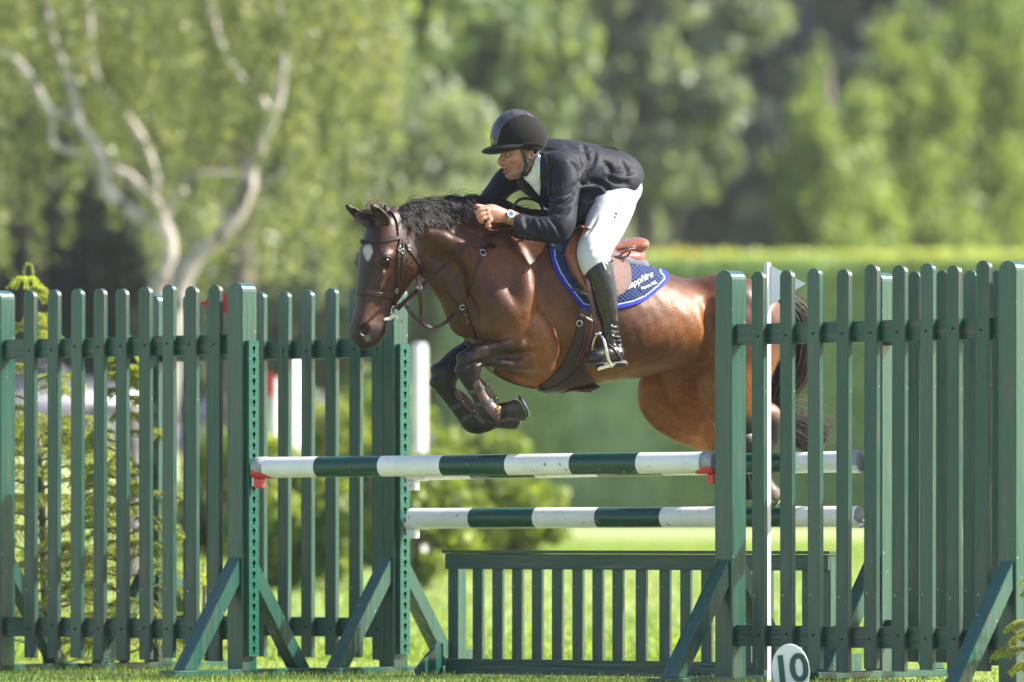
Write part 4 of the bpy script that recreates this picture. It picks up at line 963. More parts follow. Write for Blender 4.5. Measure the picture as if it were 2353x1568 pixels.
C = mixc(C, orange, .75 * blob(HV, hp(1610, 740, .25), .13)); C = mixc(C, orange, .7 * smoothstep(800, 880, Y_) * (X_ > 1180) * (X_ < 1800))
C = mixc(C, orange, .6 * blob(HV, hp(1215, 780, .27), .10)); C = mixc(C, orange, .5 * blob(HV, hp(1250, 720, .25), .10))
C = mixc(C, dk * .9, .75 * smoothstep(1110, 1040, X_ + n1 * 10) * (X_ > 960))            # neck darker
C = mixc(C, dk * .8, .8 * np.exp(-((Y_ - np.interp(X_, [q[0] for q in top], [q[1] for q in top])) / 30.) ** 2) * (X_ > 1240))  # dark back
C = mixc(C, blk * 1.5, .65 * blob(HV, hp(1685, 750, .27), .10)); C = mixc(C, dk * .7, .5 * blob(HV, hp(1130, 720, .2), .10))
leg = (lw > .08) * (X_ < 1265) * (Y_ > 740)
C = mixc(C, [.040, .022, .016], leg * smoothstep(1250, 1150, X_ + n2 * 8) * smoothstep(770, 795, Y_))
C = mixc(C, blk, ((X_ < 1100) & (Y_ > 785) & (Y_ < 1000)) * smoothstep(1105, 1080, X_ + n2 * 5))
C = mixc(C, blk, ((X_ < 1260) & (Y_ > 868) & (X_ < 1172) | ((lw < -.05) & (X_ < 1260) & (Y_ > 780))) * smoothstep(862, 880, Y_ + (lw < 0) * 60))
C = mixc(C, blk, smoothstep(940, 1010, Y_ - np.maximum(0, 1700 - X_) * .9) * (X_ > 1500) + .6 * smoothstep(1640, 1700, X_) * smoothstep(880, 980, Y_))
# hooves
C = mixc(C, [.045, .036, .030], ((X_ > 1166) & (X_ < 1215) & (Y_ > 905) & (Y_ < 985) & (lw > 0)) * 1.0)
C = mixc(C, [.05, .04, .033], ((X_ > 1142) & (X_ < 1215) & (Y_ > 940) & (lw < 0) & (Y_ < 1000)) * 1.0)
C = mixc(C, [.13, .10, .07], ((X_ > 1755) & (Y_ > 1120)) * 1.0)
# head
hd_ = (X_ < 985) & (Y_ < 805)
C = mixc(C, [.044, .017, .011], .85 * hd_ * smoothstep(985, 955, X_))
C = mixc(C, [.012, .008, .0075], hd_ * smoothstep(725, 768, Y_ + n2 * 4)); C = mixc(C, [.026, .012, .009], .8 * hd_ * np.exp(-((X_ - 845) / 22) ** 2) * smoothstep(740, 690, Y_))
C = mixc(C, [.12, .036, .014], .55 * hd_ * (blob(HV, hh(900, 565, .08), .03) + blob(HV, hh(925, 640, .08), .045) + blob(HV, hh(855, 720, .05), .04) + blob(HV, hh(900, 505, .06), .03)))
C = mixc(C, [.015, .010, .009], .9 * hd_ * blob(HV, look(TREE, 886, 601)[0], .018) ** .5 * .9)
star = ((X_ - 845) / (11.5 - .20 * np.clip(Y_ - 575, 0, 40))) ** 2 + ((Y_ - 580) / 20.) ** 2 + .25 * n2
C = mixc(C, [.42, .41, .40], hd_ * smoothstep(1.15, .80, star))
C = mixc(C, [.006, .004, .004], 1.6 * hd_ * blob(HV, ne, .017)); C = mixc(C, [.33, .27, .25], .6 * hd_ * blob(HV, hh(846, 782, .052), .011))
C = mixc(C, [.012, .010, .011], ((Y_ < 522) & (X_ < 905)) * smoothstep(520, 500, Y_) * .75)
C *= (1 + .10 * n2 + .06 * vnoise(HV, 90, 5))[:, None]
root = empty('horse', hp(1350, 900, 0) , 'bay horse with a small white star jumping over the striped poles, forelegs tucked', 'horse')
root.location.z = hp(1350, 900, 0).z
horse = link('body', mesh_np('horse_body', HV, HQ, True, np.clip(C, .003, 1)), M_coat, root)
# eyes
hit = look(TREE, 887, 601)[0]
link('eye', bm_mesh(ball(hit + Vector((-.004, .013, 0)), .0205), 'eye', True), M_eye, root)
link('eye', bm_mesh(ball(mir(Hd, 887, 600, .098, -1), .0205), 'eye', True), M_eye, root)
hit = look(TREE, 887, 601)[0]; hn = look(TREE, 887, 601)[1]
lid = [look(TREE, 872 + 30 * t, 600 - 12 * math.sin(math.pi * t) + 4 * (1 - t))[0] + hn * .001 for t in np.linspace(0, 1, 9)]
link('eyelid', mesh_np('eyelid', *tube(lid, [.002, .004, .0045, .005, .005, .005, .0045, .004, .002], 8), col=[.02, .012, .010]), M_coat, root)
# horseshoes
def shoe(cx, cy, w, nx, ny, r=.05, label=None):
    c = hp(cx, cy, w); n = (hp(nx, ny, w) - c).normalized(); a = HF.n.copy(); b = n.cross(a).normalized(); pts = []
    for t in np.linspace(math.radians(-150), math.radians(150), 26): pts.append(c + n * .004 + a * math.sin(t) * r * .92 + b * -math.cos(t) * r * (1.12 if abs(t) < 1.57 else 1.0))
    link('horseshoe', mesh_np('horseshoe', *ribbon(pts, [n] * 26, .018, .008), smooth=False), M_steel, root)
shoe(1197, 940, .20, 1227, 925); shoe(1177, 955, -.17, 1207, 940); shoe(1776, 1151, .15, 1791, 1166)
# hair strands
def strands(paths, radius=.0011, colf=None, name='mane', npt=9, tip=.25):
    Vs = []; Qs = []; Cs = []; o = 0; ang = np.array([0, 2.094, 4.189])
    for p_, c_ in paths:
        q = catmull(p_, npt); T = np.gradient(q, axis=0); T /= np.linalg.norm(T, axis=1)[:, None] + 1e-9
        N = np.cross(T, [0.3, .9, .2]); N /= np.linalg.norm(N, axis=1)[:, None] + 1e-9; B = np.cross(T, N)
        rr = radius * np.linspace(1, tip, npt)[:, None, None]
        V = q[:, None, :] + rr * (np.cos(ang)[None, :, None] * N[:, None] + np.sin(ang)[None, :, None] * B[:, None])
        Vs.append(V.reshape(-1, 3)); i = np.arange(npt - 1)[:, None] * 3; k = np.arange(3)[None]
        Qs.append(np.stack([i + k, i + (k + 1) % 3, i + 3 + (k + 1) % 3, i + 3 + k], -1).reshape(-1, 4) + o); o += 3 * npt
        Cs.append(np.tile(c_, (3 * npt, 1)) if np.ndim(c_) == 1 else np.repeat(c_, 3, 0))
    return mesh_np(name, np.vstack(Vs), np.vstack(Qs), True, np.vstack(Cs))
rg = np.random.default_rng(3)
def crest(x):   # crest line pixel y
    return np.interp(x, [895, 915, 965, 1020, 1080, 1150, 1240], [478, 482, 476, 470, 468, 476, 494])
paths = []
for i in range(3400):
    x = rg.uniform(898, 1236); t = rg.random(); wv = rg.normal() * .012
    clump = math.sin(x * .31) * .5 + math.sin(x * .13 + 1) * .5
    y = crest(x) + 10 + rg.normal() * 2
    up = (20 + 7 * clump + rg.normal() * 4) * (1 if x < 1150 else .45) * min(1, max(.25, (x - 880) / 60))
    if t < .55:   # falls on the near side, swept back
        dx = 34 + 20 * rg.random() + 10 * clump; dy = (26 + 14 * clump + rg.normal() * 7) * (1.0 if x < 1010 else .62) * (1 if x < 1130 else .7)
        w1 = .055 + .05 * rg.random()
        pts = [hp(x, y, wv), hp(x + 8, y - up * .8, wv + .012), hp(x + dx * .5, y + dy * .22, .045), hp(x + dx * .82, y + dy * .7, w1), hp(x + dx + rg.normal() * 6, y + dy, w1 + .014)]
    elif t < .985: # streams along the crest
        dx = 62 + 30 * rg.random()
        pts = [hp(x, y, wv), hp(x + 10, y - up, wv - .01), hp(x + dx * .5, crest(x + dx * .5) - up * .45 + rg.normal() * 3, wv), hp(x + dx, crest(x + dx) + 4 + rg.normal() * 6, wv + .02)]
    else:         # flyaway
        dx = 30 + 40 * rg.random()
        pts = [hp(x, y, wv), hp(x + 4, y - up * 1.2, wv), hp(x + dx * .6, y - up * 1.5 - rg.random() * 8, wv), hp(x + dx, y - up * 1.3 - rg.random() * 14, wv)]
    c0 = np.array([.0085, .0085, .013]) * (1 + .5 * rg.random())
    lite = (x < 1000) * (rg.random() < .55) + (rg.random() < .06)
    tp = np.linspace(0, 1, 9)[:, None] ** 1.5
    c_ = c0 * (1 - tp * .8 * lite) + np.array([.34, .29, .27]) * tp * .8 * lite
    paths.append((pts, c_))
link('mane', strands(paths, .0014), M_hair, root)
paths = []
for i in range(260):    # forelock between the ears and stray wisps
    x = rg.uniform(846, 884); s1 = rg.random()
    if s1 < .8: pts = [hh(x + 6, 496 + rg.normal() * 3, .0), hh(x - 4, 486 + rg.normal() * 3, .01), hh(x - 16 - 14 * rg.random(), 494 + rg.normal() * 5, .02), hh(x - 28 - 10 * rg.random(), 512 + rg.normal() * 8, .035)]
    else: pts = [hh(x + 6, 492, 0), hh(x - 8, 474 - 6 * rg.random(), 0), hh(x - 26 * rg.random() + 10, 468 + rg.normal() * 6, 0), hh(x - 40 * rg.random() + 26, 466 + rg.normal() * 10, .0)]
    paths.append((pts, np.array([.016, .013, .013]) if s1 < .9 else np.array([.22, .18, .15])))
link('forelock', strands(paths, .0011, npt=9), M_hair, root)
paths = []
tail = [(1768, 708), (1800, 703), (1826, 735), (1832, 800), (1818, 862), (1790, 915), (1800, 955), (1845, 985), (1895, 1015)]
for i in range(3600):
    o1, o2 = rg.normal() * 6, rg.normal() * 12; e = rg.random(); wv = rg.normal() * .02
    wd = [.5, .75, 1, 1.15, 1.0, .75, .85, 1.1, 1.4]
    pts = []
    for j, (x, y) in enumerate(tail):
        nx, ny = [(0, -1), (.3, -1), (1, -.3), (1, .1), (.9, .4), (.9, .2), (.4, -1), (.45, -1), (.5, -1)][j]
        pts.append(hp(x + nx * o2 * wd[j] * 1.1 + rg.normal() * 1.5, y + ny * o2 * wd[j] * 1.1 + rg.normal() * 1.5 + (e * 14 if j > 5 else 0), wv * wd[j]))
    m = rg.integers(7, 10)
    c0 = np.array([.007, .0055, .006]) * (1 + .6 * rg.random()); c0 = c0 if rg.random() < .92 else np.array([.10, .045, .03])
    paths.append((pts[:m], c0))
for i in range(18):
    y = rg.uniform(930, 1010); pts = [hp(1800 + rg.normal() * 6, y - 30, 0), hp(1845, y - 20 + rg.normal() * 6, 0), hp(1885, y - 6 + rg.normal() * 9, 0), hp(1910 + rg.random() * 22, y + rg.normal() * 22, 0)]
    paths.append((pts, np.array([.09, .035, .03])))
link('tail', strands(paths, .0017, npt=20), M_hair, root)
qt = catmull([hp(x, y, 0) for x, y in tail[:7]], 30); link('tail_core', mesh_np('tail_core', *tube(qt, np.interp(np.linspace(0, 1, 30), [0, .2, .5, .8, 1], [.02, .030, .034, .018, .006]), 12), col=[.012, .009, .010]), M_hair, root)
print('horse done', time.time() - T0)

# ------------------------------------------------------------------ surface helpers
def on(tree, px, py, off=0.0, w=.1, fr=None):
    h, n = look(tree, px, py)
    if h is None: return (fr or HF).p(px, py, w), (fr or HF).n.copy()
    return h + n * off, n
def dens(pts, step=4.0):
    out = [np.array(pts[0], float)]
    for a, b in zip(pts[:-1], pts[1:]):
        a = np.array(a, float); b = np.array(b, float); k = max(1, int(np.linalg.norm((b - a)[:2]) / step))
        for i in range(1, k + 1): out.append(a + (b - a) * i / k)
    return out
def sm(a, it=2):
    a = np.array(a, float)
    for _ in range(it): a[1:-1] = (a[:-2] + 2 * a[1:-1] + a[2:]) / 4
    return a
def strap_on(name, tree, pts, width, thick, m, parent, off=.002, w=.1, it=3, fr=None):
    q = catmull(pts, max(6, int(sum(math.dist(a[:2], b[:2]) for a, b in zip(pts[:-1], pts[1:])) / 3)))
    pn = [on(tree, a[0], a[1], off, w, fr) for a in q]; p_ = sm([x[0] for x in pn], it); n_ = sm([x[1] for x in pn], it)
    return link(name, mesh_np(name, *ribbon(p_, n_, width, thick), smooth=False), m, parent)
def strap_air(name, pts3, width, thick, m, parent, nrm=(0, -1, .1), n=40, tree=None):
    q = catmull(pts3, n)
    if tree:
        for i in range(n):
            X, Y = px_of(q[i:i + 1]); h, nn = look(tree, float(X[0]), float(Y[0]))
            if h is not None and h.y < q[i][1] + .008: q[i] = np.array(h + Vector((0, -.010, 0)))
        q = sm(q, 3)
    return link(name, mesh_np(name, *ribbon(q, np.tile(nrm, (n, 1)), width, thick), smooth=False), m, parent)
def patch(name, tree, left, right, N, Mc, offf, m, parent, thick=.004, w=.1, colf=None, smooth=True, it=2, mirror=None, fr=None):
    """surface patch between two pixel polylines, laid on the tree; offf(s,t,px,py) gives the height above it"""
    Lq = catmull(left, N); Rq = catmull(right, N); G = np.zeros((N, Mc, 3)); NN = np.zeros((N, Mc, 3)); PX = np.zeros((N, Mc, 2))
    for i in range(N):
        for j in range(Mc):
            s_ = j / (Mc - 1); q = Lq[i] * (1 - s_) + Rq[i] * s_; h, n = on(tree, q[0], q[1], 0, w, fr); G[i, j] = h; NN[i, j] = n; PX[i, j] = q[:2]
    for _ in range(it):
        for A_ in (G, NN): A_[1:-1] = (A_[:-2] + 2 * A_[1:-1] + A_[2:]) / 4; A_[:, 1:-1] = (A_[:, :-2] + 2 * A_[:, 1:-1] + A_[:, 2:]) / 4
    NN /= np.linalg.norm(NN, axis=2)[..., None] + 1e-9
    t = np.linspace(0, 1, N)[:, None] * np.ones((1, Mc)); s_ = np.linspace(0, 1, Mc)[None] * np.ones((N, 1))
    O = offf(s_, t, PX[..., 0], PX[..., 1]); top = G + NN * O[..., None]; bo = top - NN * thick; V = np.vstack([top.reshape(-1, 3), bo.reshape(-1, 3)])
    i, j = np.meshgrid(np.arange(N - 1), np.arange(Mc - 1), indexing='ij'); q = (i * Mc + j).ravel(); K2 = N * Mc
    F = [np.stack([q, q + Mc, q + Mc + 1, q + 1], 1), np.stack([q, q + 1, q + Mc + 1, q + Mc], 1) + K2]
    for idx in ([np.arange(Mc - 1), 1], [(N - 1) * Mc + np.arange(Mc - 1), 1], [np.arange(N - 1) * Mc, Mc], [np.arange(N - 1) * Mc + Mc - 1, Mc]):
        a = idx[0]; F.append(np.stack([a, a + idx[1], a + idx[1] + K2, a + K2], 1))
    col = None
    if colf is not None: c = colf(s_, t, PX).reshape(-1, 3); col = np.vstack([c, c])
    if mirror is not None:
        fr = mirror; d = (V - np.array(fr.O)) @ np.array(fr.n); V2 = V - 2 * d[:, None] * np.array(fr.n); F = F + [f[:, ::-1] + len(V) for f in F]
        V = np.vstack([V, V2]); col = None if col is None else np.vstack([col, col])
    me = mesh_np(name, V, np.vstack(F), smooth, col); o = link(name, me, m, parent)
    bm = bmesh.new(); bm.from_mesh(me); bmesh.ops.recalc_face_normals(bm, faces=bm.faces); bm.to_mesh(me); bm.free()
    return o, (V, np.vstack(F))
def ring(name, c, r, n, m, parent, th=.0022, a=None, asp=1.0):
    n = Vector(n).normalized(); a = (Vector(a) if a else ZV.cross(n)).normalized(); b = n.cross(a)
    q = [c + a * math.cos(t) * r + b * math.sin(t) * r * asp for t in np.linspace(0, 2 * math.pi, 25)]
    return link(name, mesh_np(name, *tube(q, th, 8, False)), m, parent)
def text_on(name, body, size, origin, ang, tree, m, parent, off=.0015, shear=0, bold=0, sx=1.0, fr=None):
    cu = bpy.data.curves.new(name, 'FONT'); cu.body = body; cu.size = size; cu.shear = shear; cu.offset = bold; cu.resolution_u = 3
    o = bpy.data.objects.new(name, cu); me = bpy.data.meshes.new_from_object(o); bpy.data.objects.remove(o)
    bm = bmesh.new(); bm.from_mesh(me); bmesh.ops.subdivide_edges(bm, edges=[e for e in bm.edges if e.calc_length() > size * .15], cuts=1); bmesh.ops.triangulate(bm, faces=bm.faces)
    ca, sa = math.cos(ang), math.sin(ang); hpv = None
    for v in bm.verts:
        x, y = v.co.x * sx, v.co.y; px = origin[0] + x * ca + y * sa; py = origin[1] + x * sa - y * ca
        h, n = look(tree, px, py)
        if h is None: h = hpv or P(px, py, 32); n = Vector((0, -1, 0))
        hpv = h; v.co = h + n * off + Vector((0, -.001, 0))
    bm.to_mesh(me); bm.free(); me.materials.clear(); return link(name, me, m, parent)

# ------------------------------------------------------------------ bridle, martingale, girth
br = empty('bridle', hh(905, 560, .1), 'dark brown leather bridle with reins and white bit on the horse head', 'bridle')
SO = dict(off=.001)
strap_on('headpiece', TREE, [(884, 480), (897, 484), (908, 492), (915, 507), (919, 525), (920, 546)], .034, .005, M_leather, br, .002, .05, fr=Hd)
strap_on('browband', TREE, [(829, 555), (836, 556.5), (852, 556.5), (883, 553), (911, 547.5), (926, 545)], .019, .007, M_leather, br, .002, 0, fr=Hd)
strap_on('cheekpiece', TREE, [(920, 549), (916.5, 574), (915, 610), (914, 649), (909, 677), (907, 701)], .015, .004, M_leather, br, .004, .05, fr=Hd)
strap_on('cheek_strap', TREE, [(925, 549), (926, 580), (924, 612), (922, 642)], .011, .004, M_leather, br, .003, .05, fr=Hd)
strap_on('throat_lash', TREE, [(927, 551), (939.6, 574), (955, 595), (969, 616), (968, 634)], .011, .004, M_leather, br, .003, .05, fr=Hd)
strap_on('noseband', TREE, [(822, 674), (830, 673), (839.6, 673), (873, 677.5), (903, 682)], .022, .007, M_leather, br, .002, 0, fr=Hd)
for px, py in ((916, 572), (923, 578), (909, 668), (938, 570)):
    h, n = on(TREE, px, py, .009, .06, Hd); ring('buckle', h, .008, n, M_steel, br, .0016, asp=1.25)
for py in (590, 622, 655):
    h, n = on(TREE, 915, py, .0075, .06, Hd); strap_on('keeper', TREE, [(910, py), (920, py)], .008, .003, M_leather, br, .007, .05, fr=Hd)
bitc = on(TREE, 903, 712, .012, .055, Hd)[0]
ring('bit_ring', bitc, .024, (.68, -.73, 0), M_steel, br, .0026)
link('bit_bar', mesh_np('bit_bar', *tube([bitc + Vector((-.042, -.012, .003)), bitc + Vector((-.006, -.012, -.020)), bitc + Vector((.036, -.012, -.056))], [.004, .0055, .0035], 10)), M_steel, br)
M_rub = mat('white_rubber', (.62, .62, .52), .4)
link('mouthpiece', mesh_np('mouthpiece', *tube(catmull([on(TREE, 881, 735, .002, .03, Hd)[0], on(TREE, 892, 731, .008, .04, Hd)[0], on(TREE, 905, 724, .012, .05, Hd)[0]], 8), [.006, .007, .008, .009, .010, .010, .009, .006], 10)), M_rub, br)
handp = RFp = None
RF = Frame(HF.p(1390, 560, 0), 28)
rp = RF.p
hand3 = rp(1112, 514, .175)
rein = [bitc + Vector((.010, -.004, .005)), Hd.p(942, 682, .11), Hd.p(966, 661, .12), P(993, 634, bitc.y + CAMD + .01), P(1020, 612, (bitc.y + hand3.y) / 2 + CAMD), P(1077, 560, hand3.y + CAMD - .02), hand3]
strap_air('rein', rein, .018, .004, M_strap, br, (.1, -1, .15), 60, TREE)
far = [Hd.p(893, 716, -.06), Hd.p(935, 690, -.10), P(990, 652, 32.25), P(1040, 610, 32.35)]
strap_air('rein', far, .014, .004, M_leather, br, (.1, -1, .15), 30)
# rein slack loops round the hand
def loop(pts, w, width=.014, name='rein_loop', m=M_strap, n=44, lift=0): return strap_air(name, [rp(a, b, ww) for (a, b), ww in zip(pts, w)], width, .0045, m, br, (.2, -1, .5), n)
loop([(1079, 480), (1085, 497), (1100, 513.5), (1116, 525), (1136, 530), (1156, 527), (1171, 519)], [.15, .17, .185, .19, .19, .18, .15], .010)
loop([(1090, 484), (1089, 495), (1098, 509), (1118, 519), (1140, 524), (1160, 518)], [.13, .17, .18, .185, .18, .15], .009)
loop([(1177, 492), (1178, 480), (1187, 465), (1198, 458), (1218, 457.5), (1236, 465), (1245, 477), (1244, 489), (1228, 495), (1207, 500)], [.12, .12, .12, .10, .08, .07, .06, .05, .05, .07], .014)
br['label'] = 'dark brown leather bridle with reins and white bit on the horse head'
mg = empty('martingale', hp(1095, 620, .2), 'brown leather breastplate straps with a hanging martingale loop on the horse chest', 'breastplate')
strap_on('shoulder_strap', TREE, [(1140, 532), (1124, 560), (1108, 583), (1093, 617.5), (1082, 650), (1072, 680), (1060, 714), (1051, 741)], .015, .004, M_leather, mg, .003, .15)
h, n = on(TREE, 1109, 583, .008); ring('buckle', h, .013, n, M_steel, mg, .002, asp=1.3)
for q in ((1103, 598), (1078, 662)): strap_on('keeper', TREE, [(q[0] - 4.5, q[1] - 2), (q[0] + 4.5, q[1] + 2)], .010, .003, M_leather, mg, .006, .15)
strap_on('chest_strap', TREE, [(1070, 704), (1077, 722), (1082, 741), (1089, 765), (1096, 790)], .013, .004, M_leather, mg, .003, .12)
strap_on('belly_strap', TREE, [(1125, 838), (1140, 857), (1157, 869), (1195, 884), (1234, 891)], .016, .004, M_leather, mg, .003, .06)
strap_on('neck_strap', TREE, [(1022, 646), (1024, 667), (1038, 687), (1055, 702)], .008, .004, M_leather, mg, .004, .05)
h, n = on(TREE, 1063, 706, .006, .1); ring('ring', h, .011, n, M_steel, mg, .002)
for q in ((1071, 722), (1076, 738)): h, n = on(TREE, *q, .006, .1); link('stud', bm_mesh(ball(h, .004, 8), 'stud', True), M_steel, mg)
cz = on(TREE, 1051, 712, .006, .06)[0].y + CAMD
strap_air('martingale_fork', [Hd.p(960, 640, .115), P(964, 660, 31.62), P(966, 700, 31.66), P(968, 732, 31.7), P(978, 748, 31.74), P(1001, 752, 31.8), P(1024, 741, 31.86), P(1042, 722, cz - .01), P(1058, 706, cz)], .016, .004, M_leather, mg, (.3, -1, .35), 60)
strap_air('martingale_fork', [Hd.p(929, 690, .0), P(935, 707, 31.80), P(953, 729, 31.82), P(974, 748, 31.86), P(985, 752, 31.9)], .020, .004, M_leather, mg, (.4, -1, .5), 30)
strap_air('rein_stop', [Hd.p(958, 640, .125), Hd.p(961, 652, .13), Hd.p(963, 668, .13), Hd.p(963, 682, .125)], .012, .006, M_leather, mg, (.1, -1, .1), 12)
ring('martingale_ring', Hd.p(964, 661, .135), .012, (.5, -.8, 0), M_steel, mg, .0022)
gi = empty('girth', hp(1330, 800, .28), 'dark brown girth with wide stud guard under the horse belly', 'girth')
patch('girth_strap', TREE, [(1336, 684), (1333, 705), (1330, 722)], [(1357, 692), (1360, 715), (1364, 738)], 8, 6, lambda s, t, x, y: .006 + 0 * s, mat('brown_webbing', (.085, .055, .045), .6, bump=.3, bscale=200), gi)
def gof(s, t, x, y): return .007 + .004 * np.sin(s * math.pi) + .002 * (np.abs(s - .5) < .04)
patch('girth_body', TREE, [(1330, 720), (1322, 760), (1310, 798), (1295, 829), (1275, 856), (1251, 877), (1236, 887)], [(1363, 736), (1357, 775), (1346, 812), (1338, 845), (1318, 872), (1290, 885), (1240, 897)], 40, 14, gof, M_leather, gi, .006, .12)
patch('stud_guard', TREE, [(1346, 806), (1325, 848), (1295, 874), (1258, 888), (1236, 893)], [(1344, 820), (1347, 850), (1364, 872), (1376, 889), (1357, 899)], 26, 16, lambda s, t, x, y: .014 + .003 * np.sin(s * 3.1), M_leather, gi, .006, .10)
strap_on('edge_strap', TREE, [(1236, 897), (1270, 896), (1300, 897), (1340, 899), (1357, 900)], .010, .008, M_leather, gi, .006, .03)
h, n = on(TREE, 1330, 743, .014, .28); ring('girth_ring', h, .013, n, M_steel, gi, .0022)
# stitching line on girth
for dx in (0, 6): strap_on('stitching', TREE, [(1346 + dx, 755), (1338 + dx, 800), (1322 + dx, 838)], .002, .002, M_tan, gi, .012, .25)

# ------------------------------------------------------------------ saddle pad
pd_ = empty('saddle_pad', hp(1400, 640, .28), 'navy quilted saddle pad edged in bright blue and white with white lettering', 'saddle pad')
Lp = [(1285, 528), (1268, 548), (1264, 568), (1267, 599), (1280, 631), (1300, 661), (1320, 687), (1336, 707), (1375, 714)]
Rp = [(1400, 575), (1430, 597), (1465, 612), (1500, 620), (1524, 626), (1534, 637), (1531, 650), (1513, 668), (1484, 690), (1454, 702), (1416, 710), (1376, 714.5)]
edge = np.array([q[:2] for q in dens(Lp[1:], 2)] + [q[:2] for q in dens(Rp[4:][::-1], 2)])
def edist(PX): 
    sh = PX.shape[:-1]; q = PX.reshape(-1, 2); out = np.empty(len(q))
    for i in range(0, len(q), 4000): out[i:i + 4000] = np.sqrt(((q[i:i + 4000, None] - edge[None]) ** 2).sum(-1)).min(1)
    return out.reshape(sh)
def padcol(s, t, PX):
    d = edist(PX)[..., None]; c = np.where(d < 7.5, [.016, .030, .50], np.where(d < 9.6, [.50, .54, .64], [.014, .034, .120])); return c
def padoff(s, t, x, y):
    d = edist(np.stack([x, y], -1)); a = (x + y * 1.0) / 10.5 * math.pi; b = (x - y * 1.15) / 10.5 * math.pi
    q = (np.abs(np.sin(a)) * np.abs(np.sin(b))) ** .45; return .008 + np.where(d > 11, .0065 * q, .004 - .001 * (np.abs(d - 9) < 1.8))
_, (PV, PF) = patch('quilted_cloth', TREE, Lp, Rp, 190, 190, padoff, M_pad, pd_, .006, .25, padcol, it=1, mirror=HF)
PTREE = bvh(PV, PF)
M_thread = mat('silver_thread', (.62, .66, .74), .5)
text_on('lettering', 'Sapphire', 20, (1438, 669), math.radians(-25), TREE, M_thread, pd_, .0170, .35, .12, .95)
text_on('lettering', 'Horses UK', 8.6, (1470, 671), math.radians(-22), TREE, M_thread, pd_, .0210, 0, .25, .95)
h, n = on(PTREE, 1484, 634, .003); bm = bmesh.new()
e1 = ZV.cross(n).normalized(); e2 = n.cross(e1)
for (a, b, m_, d) in ((.016, .009, M_thread, 0), (.007, .0035, M_red, .001)):
    bm = bmesh.new(); f_ = [bm.verts.new(h + n * (d + k) + e1 * x * a + e2 * y * b) for k in (0,) for x, y in ((1, 0), (0, 1), (-1, 0), (0, -1))]; bm.faces.new(f_); link('emblem', bm_mesh(bm, 'emblem'), m_, pd_)
M_navystrap = mat('navy_webbing', (.018, .045, .085), .6, bump=.2, bscale=200)
strap_on('front_strap', PTREE, [(1256, 559), (1270, 566), (1290, 574)], .030, .005, M_navystrap, pd_, .012, .26)
strap_on('girth_loop', PTREE, [(1318, 660), (1330, 668), (1342, 676)], .020, .005, M_navystrap, pd_, .010, .28)
strap_on('badge', PTREE, [(1337, 672), (1346, 677), (1354, 684)], .020, .006, M_steel, pd_, .014, .28)

# ------------------------------------------------------------------ saddle
sa = empty('saddle', hp(1400, 590, .1), 'tan brown close contact jumping saddle under the rider', 'saddle')
sf = Field(HF, (-.36, .20), (-.26, .26), (.02, .48), .006)
tops = [(1316, 522), (1322, 508), (1334, 509), (1350, 530), (1375, 556), (1400, 561), (1430, 552), (1452, 546), (1466, 550), (1473, 562)]
bots = [(1316, 530), (1322, 548), (1334, 560), (1350, 572), (1375, 588), (1400, 592), (1430, 590), (1452, 585), (1466, 577), (1473, 565)]
A, B = hp(1316, 560), hp(1473, 560); ux = lambda x: (hp(x, 560) - A).length
sf.profile(A, B, [hp(*q) for q in tops], [hp(*q) for q in bots], [(ux(1316), .02), (ux(1330), .055), (ux(1350), .08), (ux(1385), .11), (ux(1420), .15), (ux(1448), .165), (ux(1464), .13), (ux(1473), .04)], exp=2.3, k=.01)
sv, sq = sf.mesh(2); link('seat', mesh_np('seat', sv, sq), M_tan, sa)
sf = Field(HF, (-.36, .20), (-.28, .28), (-.06, .40), .006)
for s_ in (1, -1):
    sf.chain([(hp(1350, 570, .12 * s_), .045), (hp(1400, 594, .125 * s_), .036), (hp(1440, 594, .12 * s_), .036), (hp(1462 if s_ > 0 else 1420, 592, .10 * s_), .034)], HF.n, 1.3, k=.02, n=10)
sf.chain([(hp(1440, 584, -.10), .034), (hp(1462, 586, 0), .034), (hp(1466, 588, .09), .034)], k=.02)
sv, sq = sf.mesh(2); link('panel', mesh_np('panel', sv, sq), M_tan, sa)
fw = lambda s, t, x, y: .022 + .006 * np.sin(s * 3.1) + 0 * t
_, (FV, FF) = patch('flap', TREE, [(1330, 540), (1306, 572), (1298, 600), (1308, 628), (1326, 656), (1352, 682), (1386, 696)], [(1398, 574), (1434, 595), (1443, 620), (1446, 649), (1437, 669), (1416, 686), (1390, 697)], 44, 30, fw, M_flap, sa, .006, .25, it=3)
def kro(s, t, x, y): return .030 + .040 * np.abs(np.sin(s * math.pi)) ** .6 * (1 - .5 * t) + .0025 * np.sin(s * 19)
patch('knee_roll', TREE, [(1322, 524), (1301, 562), (1294, 585), (1300, 604), (1312, 630), (1328, 655), (1350, 680)], [(1350, 528), (1336, 562), (1334, 590), (1336, 615), (1345, 640), (1352, 664), (1356, 684)], 46, 22, kro, M_tan, sa, .03, .25, it=3)
patch('sweat_flap', TREE, [(1306, 590), (1310, 620), (1322, 655), (1343, 680)], [(1312, 590), (1318, 622), (1332, 655), (1350, 682)], 30, 6, lambda s, t, x, y: .026 + 0 * s, M_leather, sa, .01, .25, it=3)
for k, w_ in ((0, .030), (4.5, .036)):
    strap_air('piping', [hp(1418, 576 - k * .2, .155), hp(1440, 574 - k, .165), hp(1462, 570 - k, .15), hp(1474, 565 - k, .115)], .004, .004, M_leather, sa, (.3, -1, .3), 20)
strap_air('loop_strap', [hp(1396, 588, .19), hp(1412, 590, .20), hp(1430, 592, .20), hp(1441, 589, .20), hp(1447, 581, .20), hp(1443, 577, .20), hp(1434, 580, .20), hp(1424, 588, .20), hp(1410, 592, .20)], .009, .003, M_strap, sa, (.4, -.9, .2), 50)
